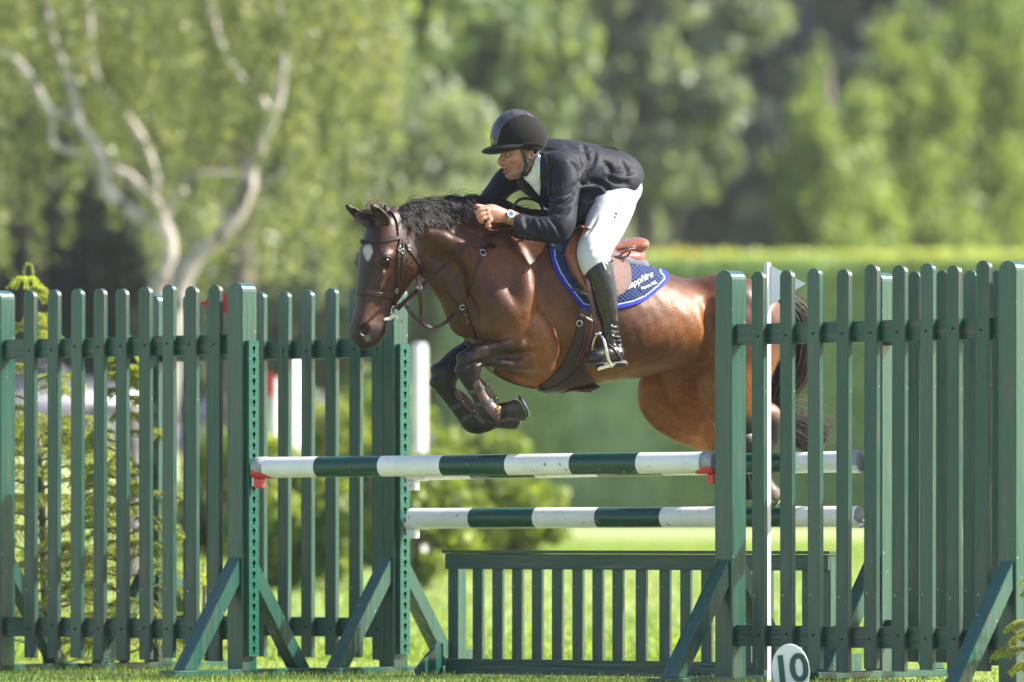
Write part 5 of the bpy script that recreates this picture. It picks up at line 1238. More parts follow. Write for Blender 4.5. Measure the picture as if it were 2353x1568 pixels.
link('pommel_ring', mesh_np('pommel_ring', *tube([hp(1318, 524, .10), hp(1326, 522, .10), hp(1331, 526, .10)], .003, 8)), M_steel, sa)
for x in (1400, 1425): h, n = on(bvh(FV, FF), x + 5, 600, .002); link('button_patch', bm_mesh(ball(h, .009, 12, (1.3, .35, .6)), 'button_patch', True), M_tan, sa)
hf_ = empty('half_pad', hp(1450, 605, .12), 'grey fleece half pad between the saddle and the navy pad', 'saddle pad')
sf = Field(HF, (-.34, .22), (-.28, .28), (-.10, .30), .006)
for s_ in (1, -1):
    sf.chain([(hp(1345, 572, .16 * s_), .028), (hp(1400, 594, .155 * s_), .028), (hp(1440, 604, .14 * s_), .027), (hp(1478 if s_ > 0 else 1430, 612, .10 * s_), .025)], HF.n, 1.5, k=.02, n=10)
sf.chain([(hp(1462, 600, .0), .024), (hp(1476, 608, .08), .026)], k=.02)
sv, sq = sf.mesh(2); link('fleece', mesh_np('fleece', sv, sq), M_sheep, hf_)

# ------------------------------------------------------------------ tendon boots on the forelegs
def tboot(w, shell_l, shell_r, liner, straps, studs, label):
    root = empty('tendon_boot', hp(*liner[1][0], w), label, 'tendon boot', 'tendon boots on the forelegs')
    lo = Field(HF, (.15, 1.05), (w - .12, w + .12), (-.62, -.28), .0055)
    lo.chain([(hp(*q, w), r_) for q, r_ in liner], HF.n, .95, k=.006, n=14); lv, lq = lo.mesh(2)
    link('liner', mesh_np('liner', lv, lq), M_neop, root); T_ = bvh(lv, lq)
    _, (sv_, sq_) = patch('shell', T_, shell_l, shell_r, 24, 14, lambda s, t, x, y: .004 + .006 * np.sin(s * 3.14) ** .5, M_brownboot, root, .008, w, it=2)
    T2 = bvh(np.vstack([lv, sv_]), np.vstack([lq, sq_ + len(lv)]))
    for a, b, c in straps: strap_on('strap', T2, [a, b, c], .021, .004, M_elastic, root, .003, w)
    for q, r_ in studs: h, n = on(T2, *q, .006, w); link('stud', bm_mesh(ball(h, r_, 12, (1, .45, 1)), 'stud', True), M_gilt, root)
    return T2
TB = tboot(.20, [(1085, 884), (1094, 903), (1104, 924), (1120, 948), (1136, 965)], [(1101, 865), (1121, 886), (1141, 914), (1152, 936), (1146, 962)],
      [((1084, 876), .033), ((1092, 893), .032), ((1108, 922), .032), ((1124, 945), .043), ((1133, 953), .040)],
      [((1076, 901), (1099, 897), (1122, 882)), ((1090, 931), (1117, 926), (1143, 913))], [((1118, 884), .006), ((1139, 915), .006), ((1143, 940), .012)], 'brown tendon boot on the near foreleg with two grey straps and a gilt badge')
tboot(-.17, [(1040, 900), (1058, 926), (1082, 950), (1104, 973), (1123, 977)], [(1050, 893), (1072, 909), (1093, 934), (1116, 955), (1130, 966)],
      [((1028, 898), .034), ((1042, 920), .033), ((1062, 948), .033), ((1084, 970), .045), ((1095, 975), .043)],
      [((1039, 936), (1052, 932), (1068, 919)), ((1064, 962), (1078, 957), (1094, 942))], [((1062, 923), .004), ((1088, 946), .004)], 'brown tendon boot on the far foreleg partly behind the near one')
print('tack', time.time() - T0)

# ------------------------------------------------------------------ rider
RH = Frame(RF.p(1192, 350, 0), 25)
qh = RH.p
rider = empty('person', rp(1400, 560, 0), 'rider in black helmet, navy jacket and white breeches leaning forward over the horse', 'person')
RN = RF.n
# underlying body
bf = Field(RF, (-.34, .95), (-.46, .46), (-.20, .52), .0065)
bf.chain([(rp(1252, 392), .07, 1.2), (rp(1300, 400), .085, 1.2), (rp(1360, 405), .08, 1.2), (rp(1400, 415), .06, 1.4)], RN, k=.03, n=10)
for s_, hx, kx, ky in ((1, 1412, 1352, 585), (-1, 1372, 1262, 515)):
    bf.chain([(rp(hx - 6, 440, .09 * s_), .055), (rp((hx + kx) / 2, (440 + ky) / 2, .20 * s_), .045), (rp(kx, ky, .30 * s_), .035)], k=.03, n=8)
bf.chain([(rp(1292, 395, .17), .04), (rp(1294, 460, .236), .030), (rp(1283, 524, .28), .028), (rp(1225, 522, .245), .028), (rp(1180, 502, .19), .026), (rp(1160, 496, .175), .026)], k=.02, n=16)
bf.chain([(rp(1185, 404, -.19), .035), (rp(1146, 440, -.22), .03), (rp(1118, 475, -.19), .03), (rp(1098, 494, -.13), .028)], k=.02, n=10)
bf.chain([(rp(1250, 385), .065), (rp(1228, 372), .060), (rp(1210, 362), .058)], k=.02, n=5)
bv, bq = bf.mesh(2)
# head and neck
hf = Field(RH, (-.17, .14), (-.12, .12), (-.20, .22), .0030)
hf.ell(qh(1196, 330), (.094, .078, .100), k=.02)
hf.ell(qh(1183, 358), (.064, .060, .070), k=.02)
hf.chain([(qh(1242, 398), .064), (qh(1226, 380), .056), (qh(1213, 366), .056)], RH.n, .95, k=.02, n=5)
for s_ in (1, -1):
    hf.chain([(mir(RH, 1212, 362, .058, s_), .018), (mir(RH, 1207, 382, .050, s_), .020), (mir(RH, 1190, 395, .032, s_), .020), (mir(RH, 1177, 401, .010, s_), .018)], k=.022, n=7)
    hf.ell(mir(RH, 1177, 367, .042, s_), (.026, .022, .018), k=.02)
    hf.cap(mir(RH, 1157, 350, .008, s_), mir(RH, 1166, 348, .042, s_), .0075, .0065, k=.010)
    hf.ell(mir(RH, 1165, 356, .030, s_), (.017, .016, .010), k=.012, op='cut')
    hf.cap(mir(RH, 1163, 352.5, .022, s_), mir(RH, 1171, 352.8, .042, s_), .0045, .004, k=.004); hf.cap(mir(RH, 1163.5, 358.6, .022, s_), mir(RH, 1170, 358.4, .041, s_), .0035, .003, k=.004)
    hf.ell(mir(RH, 1155.5, 374.5, .012, s_), (.010, .007, .007), k=.006)
    hf.ell(mir(RH, 1152.5, 377.5, .008, s_), (.005, .004, .0035), k=.003, op='cut')
hf.ell(qh(1174, 380), (.040, .040, .030), k=.02)
hf.chain([(qh(1157.5, 351), .008), (qh(1153.5, 362), .0085), (qh(1149.5, 372), .0115), (qh(1155, 377), .008)], k=.008, n=8)
hf.chain([(qh(1158, 380, 0), .008), (qh(1158, 386, 0), .006)], k=.012)
hf.chain([(qh(1164, 386.5, -.020), .003), (qh(1157.5, 385.5, 0), .0062), (qh(1164.5, 387, .021), .003)], k=.005, n=8)
hf.chain([(qh(1166, 392, -.019), .003), (qh(1160.5, 396, 0), .0072), (qh(1166.5, 392.5, .020), .003)], k=.005, n=8)
hf.chain([(qh(1166, 389.5, -.016), .002), (qh(1157, 390.5, 0), .0045), (qh(1166, 389.5, .018), .002)], k=.003, op='cut', n=8)
hf.ell(qh(1171.5, 403), (.017, .020, .014), k=.012)
hf.chain([(qh(1166, 399.5, -.012), .002), (qh(1164, 400, .012), .002)], k=.010, op='cut')
ex, ey = 1220.5, 355
hf.ell(qh(ex, ey, .076), (.017, .011, .031), k=.006); hf.ell(qh(ex - .5, ey - 2, .085), (.010, .009, .020), k=.005, op='cut'); hf.cap(qh(ex - 5, ey + 1, .080), qh(ex - 5, ey + 5, .080), .004, .004, k=.004)
hf.ell(qh(1195, 356, .078), (.02, .01, .02), k=.02, op='cut')
hv, hq = hf.mesh(1)
# hand (near)
hd = Field(RF, (.38, .92), (.06, .30), (-.02, .22), .0028)
W = .185
hd.chain([(rp(1176, 497, W), .0265, .85), (rp(1160, 496, W), .027, .85), (rp(1145, 494, W), .034, .65), (rp(1130, 490, W), .036, .55), (rp(1120, 490, W), .032, .55)], RN, k=.008, n=9)
fing = [((1119, 480), (1106, 482), (1096, 489), (1101, 496), .0098), ((1121, 489), (1107, 493), (1099, 500), (1106, 505), .0100), ((1123, 498), (1111, 502), (1104, 508), (1112, 512), .0096), ((1127, 505), (1121, 513), (1120, 520), (1128, 519), .0098)]
for i, (a, b, c, d, r_) in enumerate(fing):
    hd.chain([(rp(*a, W + .012), r_ * 1.12), (rp(*b, W + .018), r_ * 1.05), (rp(*c, W + .010), r_), (rp(*d, W - .008), r_ * .85)], k=.003, n=9)
    hd.ell(rp(*a, W + .020), (.009, .007, .009), k=.008)
hd.chain([(rp(1132, 484, W - .006), .017), (rp(1118, 480, W - .006), .013), (rp(1105, 476, W - .002), .0105), (rp(1095, 473.5, W), .0088)], k=.006, n=9)
hd.chain([(rp(1146, 484, W + .016), .002), (rp(1124, 484, W + .022), .0025)], k=.006)
dv, dq = hd.mesh(1)
V = np.vstack([bv, hv, dv]); Q = np.vstack([bq, hq + len(bv), dq + len(bv) + len(hv)])
X_, Y_ = px_of(V); sk = np.array([.40, .190, .130]); C = np.tile(sk, (len(V), 1)); nn = vnoise(V, 60, 4)
C *= (1 + .07 * nn)[:, None]
isH = np.zeros(len(V), bool); isH[len(bv):len(bv) + len(hv)] = True; L = (V - np.array(RH.O)) @ np.array(RH.n)
C = mixc(C, [.17, .10, .075], .55 * isH * smoothstep(380, 389, Y_ + (X_ - 1165) * .22) * (X_ < 1218))
C = mixc(C, [.13, .07, .05], .55 * isH * (Y_ > 378) * (Y_ < 384) * (X_ < 1168))
C = mixc(C, [.36, .10, .085], .85 * isH * (blob(V, qh(1159, 386, .0), .010) + blob(V, qh(1162, 396, .0), .011) + blob(V, qh(1164, 395, .014), .007)))
C = mixc(C, [.09, .02, .02], .95 * isH * blob(V, qh(1161, 390.5, .004), .0055))
C = mixc(C, [.055, .03, .02], isH * 1.1 * (blob(V, qh(1158, 347.5, .008), .0055) + blob(V, qh(1164, 346.5, .026), .006) + blob(V, qh(1170, 347.5, .040), .006)))
C = mixc(C, [.42, .13, .08], .6 * isH * (blob(V, qh(1151, 373, .0), .014) + .7 * blob(V, qh(1220, 354, .085), .02)))
C = mixc(C, [.07, .04, .03], .8 * isH * smoothstep(356, 346, Y_) * (X_ > 1203) * (X_ < 1216)); C = mixc(C, [.05, .03, .025], isH * (Y_ < 352) * (X_ > 1226))
C = mixc(C, [.42, .16, .11], .4 * (np.arange(len(V)) >= len(bv) + len(hv)) * (nn > .2))
link('body', mesh_np('person_body', V, Q, True, np.clip(C, .003, 1)), M_skin, rider)
M_eyew = mat('eye_white', (.62, .58, .54), .15); M_iris = mat('iris', (.05, .045, .03), .1)
for s_ in (1, -1):
    e = mir(RH, 1168.5, 355.5, .027, s_); o = link('eye', bm_mesh(ball(e, .0110, 16), 'eye', True), M_eyew, rider)
    d_ = (RH.f * .93 + RH.n * .30 + ZV * -.02).normalized(); link('iris', bm_mesh(ball(e + d_ * .0078, .0052, 12), 'iris', True), M_iris, o)
    lid = [qh(1162, 355, (.022) * s_), qh(1164, 352, .030 * s_), qh(1170, 353, .040 * s_)]; lid = [Vector(v) + Vector((0, -.010, 0)) if s_ > 0 else Vector(v) for v in lid]
link('teeth', bm_mesh(ball(qh(1163.5, 388.8, .0), .0095, 12, (1, 1, .3)), 'teeth', True), mat('teeth', (.7, .66, .56), .3), rider)

# jacket
jf = Field(RF, (-.34, .80), (-.44, .46), (-.04, .52), .0058)
jf.chain([(rp(1246, 388), .105, 1.35), (rp(1275, 392), .130, 1.30), (rp(1315, 396), .138, 1.22), (rp(1360, 402), .132, 1.20), (rp(1400, 403), .114, 1.35), (rp(1428, 405), .090, 1.5)], RN, k=.02, n=16)
jf.chain([(rp(1230, 372), .070, 1.0), (rp(1258, 366), .078, 1.1), (rp(1285, 368), .08, 1.5)], RN, k=.03, n=6)
jf.ell(rp(1282, 388, .16), (.085, .075, .085), k=.035); jf.ell(rp(1222, 392, -.16), (.085, .07, .075), k=.035)
jf.chain([(rp(1230, 405, 0), .075, 1.25), (rp(1262, 440, .03), .062, 1.2), (rp(1300, 465, .04), .055, 1.2)], RN, k=.03, n=6)
jf.chain([(rp(1388, 425, .11), .075), (rp(1362, 455, .13), .062), (rp(1336, 484, .13), .045), (rp(1326, 498, .12), .030)], RN, .7, k=.03, n=8)
jf.chain([(rp(1440, 404, .10), .062), (rp(1440, 420, .14), .058), (rp(1412, 424, .155), .066), (rp(1380, 445, .155), .062), (rp(1352, 474, .145), .050), (rp(1332, 494, .13), .034)], RN, .85, k=.02, n=12)
jf.chain([(rp(1400, 400, -.12), .07), (rp(1360, 440, -.13), .06)], k=.03)
# near sleeve
sl = [(rp(1294, 392, .175), .077), (rp(1296, 420, .205), .070), (rp(1296, 455, .235), .062), (rp(1293, 490, .262), .060), (rp(1289, 512, .28), .061), (rp(1279, 529, .285), .058), (rp(1256, 528, .27), .055), (rp(1226, 526, .245), .050), (rp(1203, 522, .225), .050), (rp(1186, 518, .21), .055)]
jf.chain(sl, k=.014, n=26)
jf.chain([(rp(1196, 400, -.19), .070), (rp(1166, 415, -.22), .058), (rp(1142, 442, -.22), .050), (rp(1120, 470, -.19), .048), (rp(1108, 490, -.16), .046)], k=.015, n=14)
# cut the cuff open and flat
cfd = (rp(1178, 518, .20) - rp(1200, 521, .222)).normalized()
jf.plane(rp(1181, 519, .205), cfd, None, .075, .002)
jf.chain([(rp(1186, 510, .208), .040), (rp(1176, 503, .198), .038)], k=.004, op='cut')
# neck opening
jf.chain([(rp(1206, 375, .01), .055), (rp(1226, 382, .01), .060), (rp(1240, 405, .03), .036), (rp(1236, 432, .045), .015)], k=.012, op='cut', n=8)
# folds
def folds(L, depth=.010, r=.008, k=.014, op='cut'):
    for a in L: jf.chain([(rp(x, y, w_), r * (.4 if i in (0, len(a) - 1) else 1)) for i, (x, y, w_) in enumerate(a)], k=k, op=op, n=7)
def jsurf(px, py): return None
JV0, JQ0 = jf.mesh(1); JT0 = bvh(JV0, JQ0)
def fold(pts, r=.009, k=.016, op='cut', off=.003):
    c = [on(JT0, x, y, off if op == 'cut' else -off, .2, RF)[0] for x, y in pts]; n = len(c)
    jf.chain([(p_, r * (.35 if i in (0, n - 1) else 1)) for i, p_ in enumerate(c)], k=k, op=op, n=max(5, n * 3))
for f_ in ([(1262, 448), (1280, 452), (1304, 440), (1322, 424)], [(1264, 462), (1285, 466), (1306, 458), (1322, 446)], [(1270, 484), (1290, 490), (1312, 480)],
           [(1262, 506), (1276, 520), (1290, 546)], [(1250, 508), (1262, 526), (1272, 548)], [(1236, 506), (1246, 524), (1252, 546)], [(1222, 504), (1228, 520), (1242, 542)], [(1208, 500), (1212, 516), (1222, 536)],
           [(1272, 376), (1262, 392), (1259, 420)], [(1310, 372), (1326, 385), (1332, 405), (1326, 440)], [(1340, 332), (1346, 352), (1352, 376), (1345, 400)], [(1368, 350), (1360, 380), (1340, 410)],
           [(1330, 420), (1360, 418), (1390, 428), (1398, 440)], [(1335, 440), (1360, 436), (1380, 444)], [(1326, 470), (1350, 456), (1385, 452)], [(1400, 395), (1425, 400), (1455, 395)], [(1395, 410), (1420, 418), (1446, 424)], [(1300, 336), (1330, 344), (1362, 346)],
           [(1245, 345), (1270, 345), (1300, 350)], [(1388, 372), (1400, 385), (1402, 405)], [(1430, 372), (1440, 392), (1436, 420)]):
    fold(f_)
for f_ in ([(1262, 455), (1284, 459), (1310, 448)], [(1256, 507), (1269, 524), (1281, 546)], [(1243, 507), (1254, 525), (1262, 547)], [(1229, 505), (1237, 522), (1247, 543)], [(1330, 430), (1360, 427), (1386, 436)], [(1400, 402), (1424, 409), (1450, 408)], [(1336, 370), (1340, 390), (1330, 410)]):
    fold(f_, .008, .014, 'add', .004)
jv, jq = jf.mesh(2); JT = bvh(jv, jq); nz = vnoise(jv, 22, 11) * .0016
link('jacket', mesh_np('jacket', jv, jq), M_jacket, rider)
M_seam = mat('jacket_seam', (.03, .032, .045), .6)
strap_on('seam', JT, [(1262, 402), (1266, 384), (1280, 372), (1306, 371), (1322, 384), (1331, 410), (1330, 445), (1322, 485), (1308, 520)], .002, .0012, M_seam, rider, .001, .2, fr=RF)
strap_on('seam', JT, [(1322, 384), (1345, 388), (1375, 380), (1405, 372)], .002, .0012, M_seam, rider, .001, .2, fr=RF)
strap_on('seam', JT, [(1348, 424), (1370, 430), (1395, 428)], .002, .0012, M_seam, rider, .001, .2, fr=RF)
text_on('emblem', 'H', 27, (1281, 440), math.radians(-9), JT, M_seam, rider, .0015, 0, -.5, .9)
for px, py in ((1195, 541), (1207, 542.5), (1218, 544)):
    h, n = on(JT, px, py, .001, .2, RF); link('button', bm_mesh(ball(h, .0055, 12, (1, .5, 1)), 'button', True), M_boot, rider)
# collar and lapels
patch('lapel', JT, [(1214, 404), (1206, 418), (1222, 440), (1258, 470)], [(1200, 396), (1186, 420), (1206, 446), (1256, 474)], 18, 8, lambda s, t, x, y: .004 + .003 * np.sin(s * 3.1), M_jacket, rider, .004, .0, it=2, fr=RF)
patch('lapel', JT, [(1243, 372), (1242, 400), (1246, 430), (1258, 468)], [(1254, 352), (1262, 385), (1266, 420), (1262, 470)], 18, 10, lambda s, t, x, y: .005 + .003 * np.sin(s * 3.1), M_jacket, rider, .004, .05, it=2, fr=RF)
# tail vent of the jacket
tp = [(1376, 336, .0), (1413, 337, .0), (1454, 374, .0), (1440, 371, .0), (1418, 362, .0), (1383, 350, .0)]
bm = bmesh.new(); A_ = [bm.verts.new(rp(x, y, w_ + .08)) for x, y, w_ in tp]; B_ = [bm.verts.new(rp(x - 42, y - 1, w_ - .08)) for x, y, w_ in tp]
bm.faces.new(A_); bm.faces.new(B_[::-1])
for i in range(6): bm.faces.new((A_[(i + 1) % 6], A_[i], B_[i], B_[(i + 1) % 6]))
bmesh.ops.recalc_face_normals(bm, faces=bm.faces); bmesh.ops.bevel(bm, geom=bm.edges[:], offset=.004, segments=2, affect='EDGES'); link('jacket_tail', bm_mesh(bm, 'jacket_tail'), M_jacket, rider)
# shirt
patch('shirt_front', JT, [(1238, 358), (1222, 378), (1203, 402), (1218, 422), (1240, 447)], [(1242, 358), (1243, 378), (1243, 400), (1243, 425), (1242, 448)], 30, 10, lambda s, t, x, y: .006 + .004 * np.sin(s * 3.1) + .0015 * np.sin(t * 22), M_shirt, rider, .006, .06, it=2, fr=RF)
sf = Field(RF, (-.02, .52), (-.14, .16), (.16, .46), .005)
sf.chain([(rp(1243, 396, .01), .074), (rp(1233, 384, .01), .070), (rp(1226, 376, .01), .066)], RN, .95, k=.01, n=5)
sf.chain([(rp(1232, 398, .02), .052), (rp(1240, 420, .03), .050), (rp(1248, 440, .04), .036)], RN, 1.1, k=.015, n=6)
sf.chain([(rp(1203, 362, .0), .050), (rp(1219, 374, .0), .061)], k=.004, op='cut')
v_, q_ = sf.mesh(1); o = link('shirt', mesh_np('shirt', v_, q_), M_shirt, rider); STR = bvh(v_, q_)
strap_on('placket', STR, [(1212, 398), (1224, 415), (1236, 438)], .012, .002, M_shirt, rider, .001, .02, fr=RF)
# breeches
pf = Field(RF, (-.36, .40), (-.46, .46), (-.24, .36), .0058)
pf.chain([(rp(1395, 425, 0), .105, 1.5), (rp(1420, 434, 0), .085, 1.6)], RN, k=.03)
pf.chain([(rp(1416, 446, .10), .098, .85), (rp(1403, 480, .16), .094, .9), (rp(1390, 520, .215), .082, .9), (rp(1374, 555, .27), .070, .95), (rp(1364, 580, .31), .0655, .95), (rp(1366, 602, .325), .056, .95), (rp(1372, 625, .33), .050)], RN, k=.03, n=16)
pf.ell(rp(1440, 434, .06), (.045, .11, .055), k=.04)
pf.chain([(rp(1370, 430, -.11), .10), (rp(1320, 465, -.21), .078), (rp(1266, 505, -.30), .064), (rp(1270, 540, -.33), .055), (rp(1285, 600, -.33), .05)], k=.03, n=14)
PV0, PQ0 = pf.mesh(1); PT0 = bvh(PV0, PQ0)
def pfold(pts, r=.007, k=.012, op='cut', off=.003):
    c = [on(PT0, x, y, off if op == 'cut' else -off, .2, RF)[0] for x, y in pts]; n = len(c)
    pf.chain([(p_, r * (.3 if i in (0, n - 1) else 1)) for i, p_ in enumerate(c)], k=k, op=op, n=max(5, n * 3))
for f_ in ([(1404, 555), (1385, 558), (1360, 568)], [(1398, 566), (1380, 572), (1366, 584)], [(1392, 576), (1378, 584)], [(1410, 540), (1390, 545), (1368, 548)], [(1372, 500), (1360, 520), (1348, 540)], [(1440, 470), (1432, 500), (1415, 535)], [(1425, 455), (1410, 462), (1392, 480)], [(1466, 440), (1450, 470), (1442, 500)]): pfold(f_)
v_, q_ = pf.mesh(2); link('breeches', mesh_np('breeches', v_, q_), M_breech, rider); PT = bvh(v_, q_)
text_on('lettering', 'QUINE', 9.5, (1419, 493), math.radians(-66), PT, mat('dark_print', (.05, .05, .06), .6), rider, .0015, .2, .1)
for (px, py), m_ in (((1412, 500), mat('green_mark', (.02, .3, .12), .6)), ((1415, 492), M_red)):
    h, n = on(PT, px, py, .0025, .2, RF); link('mark', bm_mesh(ball(h, .0065, 8, (1, .2, 1)), 'mark', True), m_, rider)
# boots
def boot(pts, foot, side):
    b = Field(RF, (-.30, .50), (.20 if side > 0 else -.55, .55 if side > 0 else -.2), (-.68, .06), .0052)
    b.chain(pts, RN, .95, k=.008, n=26)
    b.chain(foot, k=.012, n=9)
    return b
bt = [((1370, 606, .335), .060), ((1380, 640, .345), .0625), ((1389, 680, .352), .056), ((1396, 715, .358), .0455), ((1401, 745, .362), .038), ((1405, 772, .366), .037), ((1411, 795, .370), .037)]
bfld = boot([(rp(*q), r_) for q, r_ in bt], [(rp(1418, 812, .372), .036), (rp(1398, 814, .38), .036), (rp(1376, 819, .39), .034), (rp(1362, 823, .395), .029)], 1)
bfld.plane(rp(1370, 596, .33), rp(1356, 560, .33) - rp(1368, 600, .33), None, .09, .003)
bfld.cap(rp(1392, 612, .34), rp(1385, 590, .34), .030, .014, k=.02)
for i, y in enumerate((745, 757, 768, 779, 789)):
    x = np.interp(y, [745, 789], [1401, 1409]); bfld.chain([(rp(x - 17, y + 3, .40), .005), (rp(x + 2, y - 1 + 2 * (i % 2), .412), .007), (rp(x + 18, y + 3, .375), .006)], k=.008, op='cut', n=6)
bfld.plane(rp(1395, 839, .38), (0.05, 0, -1), None, .12, .002)
v_, q_ = bfld.mesh(2); bo = link('riding_boot', mesh_np('riding_boot', v_, q_), M_boot, rider); BT = bvh(v_, q_)
sp = []
so = Field(RF, (-.20, .50), (.28, .48), (-.66, -.48), .005)
so.chain([(rp(1430, 836, .372), .026, .9), (rp(1415, 834, .376), .024), (rp(1392, 836, .383), .028), (rp(1368, 838, .392), .030), (rp(1360, 835, .396), .024)], ZV, .25, k=.008, n=10)
so.chain([(rp(1430, 840, .372), .020), (rp(1420, 840, .376), .020)], ZV, .40, k=.004)
v_, q_ = so.mesh(1); link('sole', mesh_np('sole', v_, q_), M_sole, bo)
strap_on('zip_strip', BT, [(1379, 592), (1386, 605), (1392, 620)], .010, .002, M_grey, bo, .001, .34, fr=RF)
strap_on('lace_seam', BT, [(1352, 622), (1372, 612), (1380, 592), (1386, 582)], .003, .002, M_seam, bo, .001, .34, fr=RF)
strap_on('spur_strap', BT, [(1393, 787), (1402, 795), (1413, 806), (1424, 818), (1427, 832)], .009, .004, M_elastic, bo, .003, .38, fr=RF)
h, n = on(BT, 1422, 806, .008, .37, RF); ring('spur_buckle', h, .008, n, M_steel, bo, .002)
link('spur', mesh_np('spur', *tube([rp(1418, 806, .40), rp(1430, 806, .39), rp(1437, 808, .37)], [.003, .0045, .005], 8)), M_steel, bo)
# far boot (mostly hidden by the horse)
fb = Field(RF, (-.30, .40), (-.55, -.20), (-.68, .06), .009)
fb.chain([(rp(1287, 600, -.34), .055), (rp(1300, 660, -.35), .055), (rp(1312, 740, -.36), .038), (rp(1318, 790, -.36), .038), (rp(1290, 812, -.38), .034), (rp(1268, 820, -.39), .028)], k=.01, n=12)
v_, q_ = fb.mesh(2); link('riding_boot', mesh_np('riding_boot', v_, q_), M_boot, rider)
# stirrup and leather
st = empty('stirrup', rp(1395, 840, .38), 'polished steel stirrup hanging on its brown leather under the rider boot', 'stirrup')
for dx in (0, 4.5):
    strap_air('stirrup_leather', [rp(1345 + dx, 632, .36), rp(1352 + dx, 672, .395), rp(1362 + dx, 722, .405), rp(1370 + dx, 762, .41)], .011, .004, M_strap, st, (.3, -1, 0), 24)
L1 = [rp(1375, 766, .40), rp(1366, 778, .36), rp(1362, 797, .32), rp(1364, 820, .32), rp(1366, 842, .325)]
L2 = [rp(1375, 766, .40), rp(1385, 778, .43), rp(1391, 795, .445), rp(1396, 820, .445), rp(1405, 845, .44)]
for l in (L1, L2): link('stirrup_arm', mesh_np('stirrup_arm', *tube(catmull(l, 24), np.linspace(.0055, .0085, 24), 10)), M_steel, st)
link('eyelet', bm_mesh(ball(rp(1374, 767, .402), .012, 12, (1.3, .6, .8)), 'eyelet', True), M_steel, st)
c = [rp(1366, 846, .31), rp(1372, 853, .43), rp(1413, 841, .455), rp(1405, 836, .33)]
bm = bmesh.new(); d = Vector((.004, 0, .016)); a_ = [bm.verts.new(v) for v in c]; b_ = [bm.verts.new(v + d) for v in c]; bm.faces.new(a_); bm.faces.new(b_[::-1])
for i in range(4): bm.faces.new((a_[(i + 1) % 4], a_[i], b_[i], b_[(i + 1) % 4]))
bmesh.ops.recalc_face_normals(bm, faces=bm.faces); bmesh.ops.bevel(bm, geom=bm.edges[:], offset=.004, segments=2, affect='EDGES'); link('tread', bm_mesh(bm, 'tread'), M_steel, st)
# helmet
kf = Field(RH, (-.20, .24), (-.14, .14), (-.06, .24), .0038)
kf.ell(qh(1190, 316, .0), (.130, .110, .130), k=.01)
kf.ell(qh(1202, 322, .0), (.112, .106, .112), k=.02)
kf.plane(qh(1190, 345, 0), (-.10, 0, -1), None, .20, .003)
kf.ell(qh(1193, 352, 0), (.105, .088, .105), k=.006, op='cut')
kf.ell(qh(1160, 341, 0), (.108, .108, .024), axes=[RH.f * .985 + ZV * -.17, RH.n, ZV * .985 + RH.f * .17], k=.006)
kf.ell(qh(1182, 352, 0), (.088, .082, .060), k=.004, op='cut')
v_, q_ = kf.mesh(2); he = link('helmet', mesh_np('helmet', v_, q_), M_velvet, rider); KT = bvh(v_, q_)
M_mesh = bpy.data.materials.new('carbon_mesh'); M_mesh.use_nodes = True; t_ = M_mesh.node_tree; b_ = t_.nodes['Principled BSDF']
ch = t_.nodes.new('ShaderNodeTexChecker'); tc = t_.nodes.new('ShaderNodeTexCoord'); mp = t_.nodes.new('ShaderNodeMapping'); mp.inputs['Rotation'].default_value = (0, .7, 0)
t_.links.new(tc.outputs['Object'], mp.inputs[0]); t_.links.new(mp.outputs[0], ch.inputs[0]); ch.inputs['Scale'].default_value = 120; ch.inputs[1].default_value = (.075, .07, .085, 1); ch.inputs[2].default_value = (.012, .012, .014, 1)
t_.links.new(ch.outputs[0], b_.inputs['Base Color']); b_.inputs['Roughness'].default_value = .35
patch('mesh_panel', KT, [(1131, 334), (1128.5, 315), (1130, 297), (1140, 277), (1158, 261.5), (1186, 253.5), (1212, 259), (1226, 270)], [(1143, 334), (1146, 316), (1151, 300), (1158, 288), (1168, 278), (1187, 267.5), (1207, 264), (1226, 271)], 40, 14, lambda s, t, x, y: .0022 + 0 * s, M_mesh, he, .002, .0, it=2, fr=RH)
strap_on('rim_band', KT, [(1130, 336), (1145, 340), (1165, 340), (1190, 337), (1210, 331), (1230, 330), (1248, 335)], .010, .003, M_velvet, he, .001, .08, fr=RH)
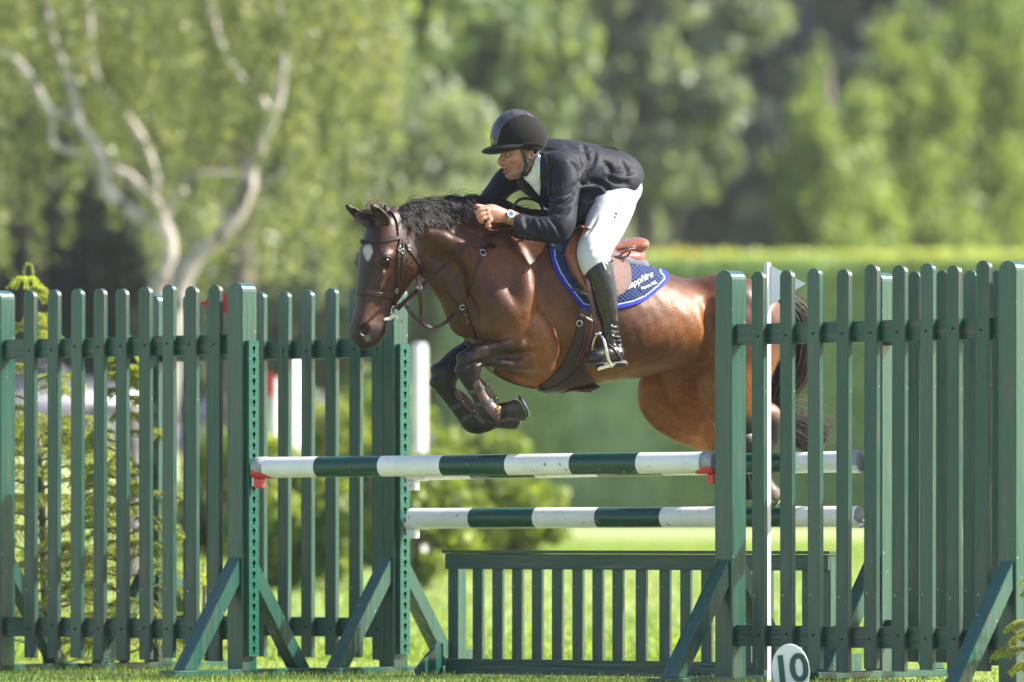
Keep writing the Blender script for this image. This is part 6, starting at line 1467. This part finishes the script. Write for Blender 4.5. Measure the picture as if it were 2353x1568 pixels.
h, n = on(KT, 1133.6, 324, .004, .0, RH); e1 = ZV.cross(n).normalized(); e2 = n.cross(e1)
for (a, m_, d) in ((.0085, mat('yellow_badge', (.60, .66, .05), .4), 0), (.004, M_black, .001)):
    bm = bmesh.new(); bm.faces.new([bm.verts.new(h + n * d + e1 * x * a + e2 * y * a * 1.3) for x, y in ((1, 0), (0, 1), (-1, 0), (0, -1))]); link('badge', bm_mesh(bm, 'badge'), m_, he)
HT = bvh(hv, hq)
strap_on('chin_strap', HT, [(1196, 338), (1202, 352), (1207, 366), (1209, 380), (1205, 392), (1198, 401)], .016, .004, M_boot, he, .004, .075, fr=RH)
strap_air('chin_strap', [qh(1246, 338, .06), qh(1236, 352, .088), qh(1224, 363, .092), qh(1211, 369, .086)], .011, .004, M_elastic, he, (.3, -1, 0), 16)
h = qh(1210, 375, .085); bm = ball(h, .012, 12, (.8, .6, 1.5)); link('buckle', bm_mesh(bm, 'buckle', True), M_boot, he)
# watch
wc = rp(1166, 497, W); ax_ = (rp(1158, 495, W) - rp(1175, 498.5, W)).normalized()
ring('watch_strap', wc, .0285, ax_, M_steel, rider, .0035, a=(0, 0, 1)); ring('watch_strap', wc + ax_ * .005, .0285, ax_, M_steel, rider, .0035, a=(0, 0, 1)); ring('watch_strap', wc - ax_ * .005, .0285, ax_, M_steel, rider, .0035, a=(0, 0, 1))
dn = (RN * .9 + ZV * .25).normalized(); dc = wc + dn * .029
def disc(c, n, r, t, m, name, par, seg=28):
    V, F = tube([c, c + n * t], r, seg); return link(name, mesh_np(name, V, F, False), m, par)
wt = disc(dc, dn, .0185, .007, M_steel, 'watch', rider); disc(dc + dn * .007, dn, .0135, .0008, mat('blue_dial', (.03, .10, .26), .15, coat=.5), 'dial', wt)
for i in range(12):
    a = i * math.pi / 6; e1 = ZV.cross(dn).normalized(); e2 = dn.cross(e1); q = dc + dn * .0082 + e1 * math.cos(a) * .0105 + e2 * math.sin(a) * .0105; disc(q, dn, .0013, .0004, M_white, 'hour_mark', wt, 6)
print('rider', time.time() - T0)
print('total script', time.time() - T0)
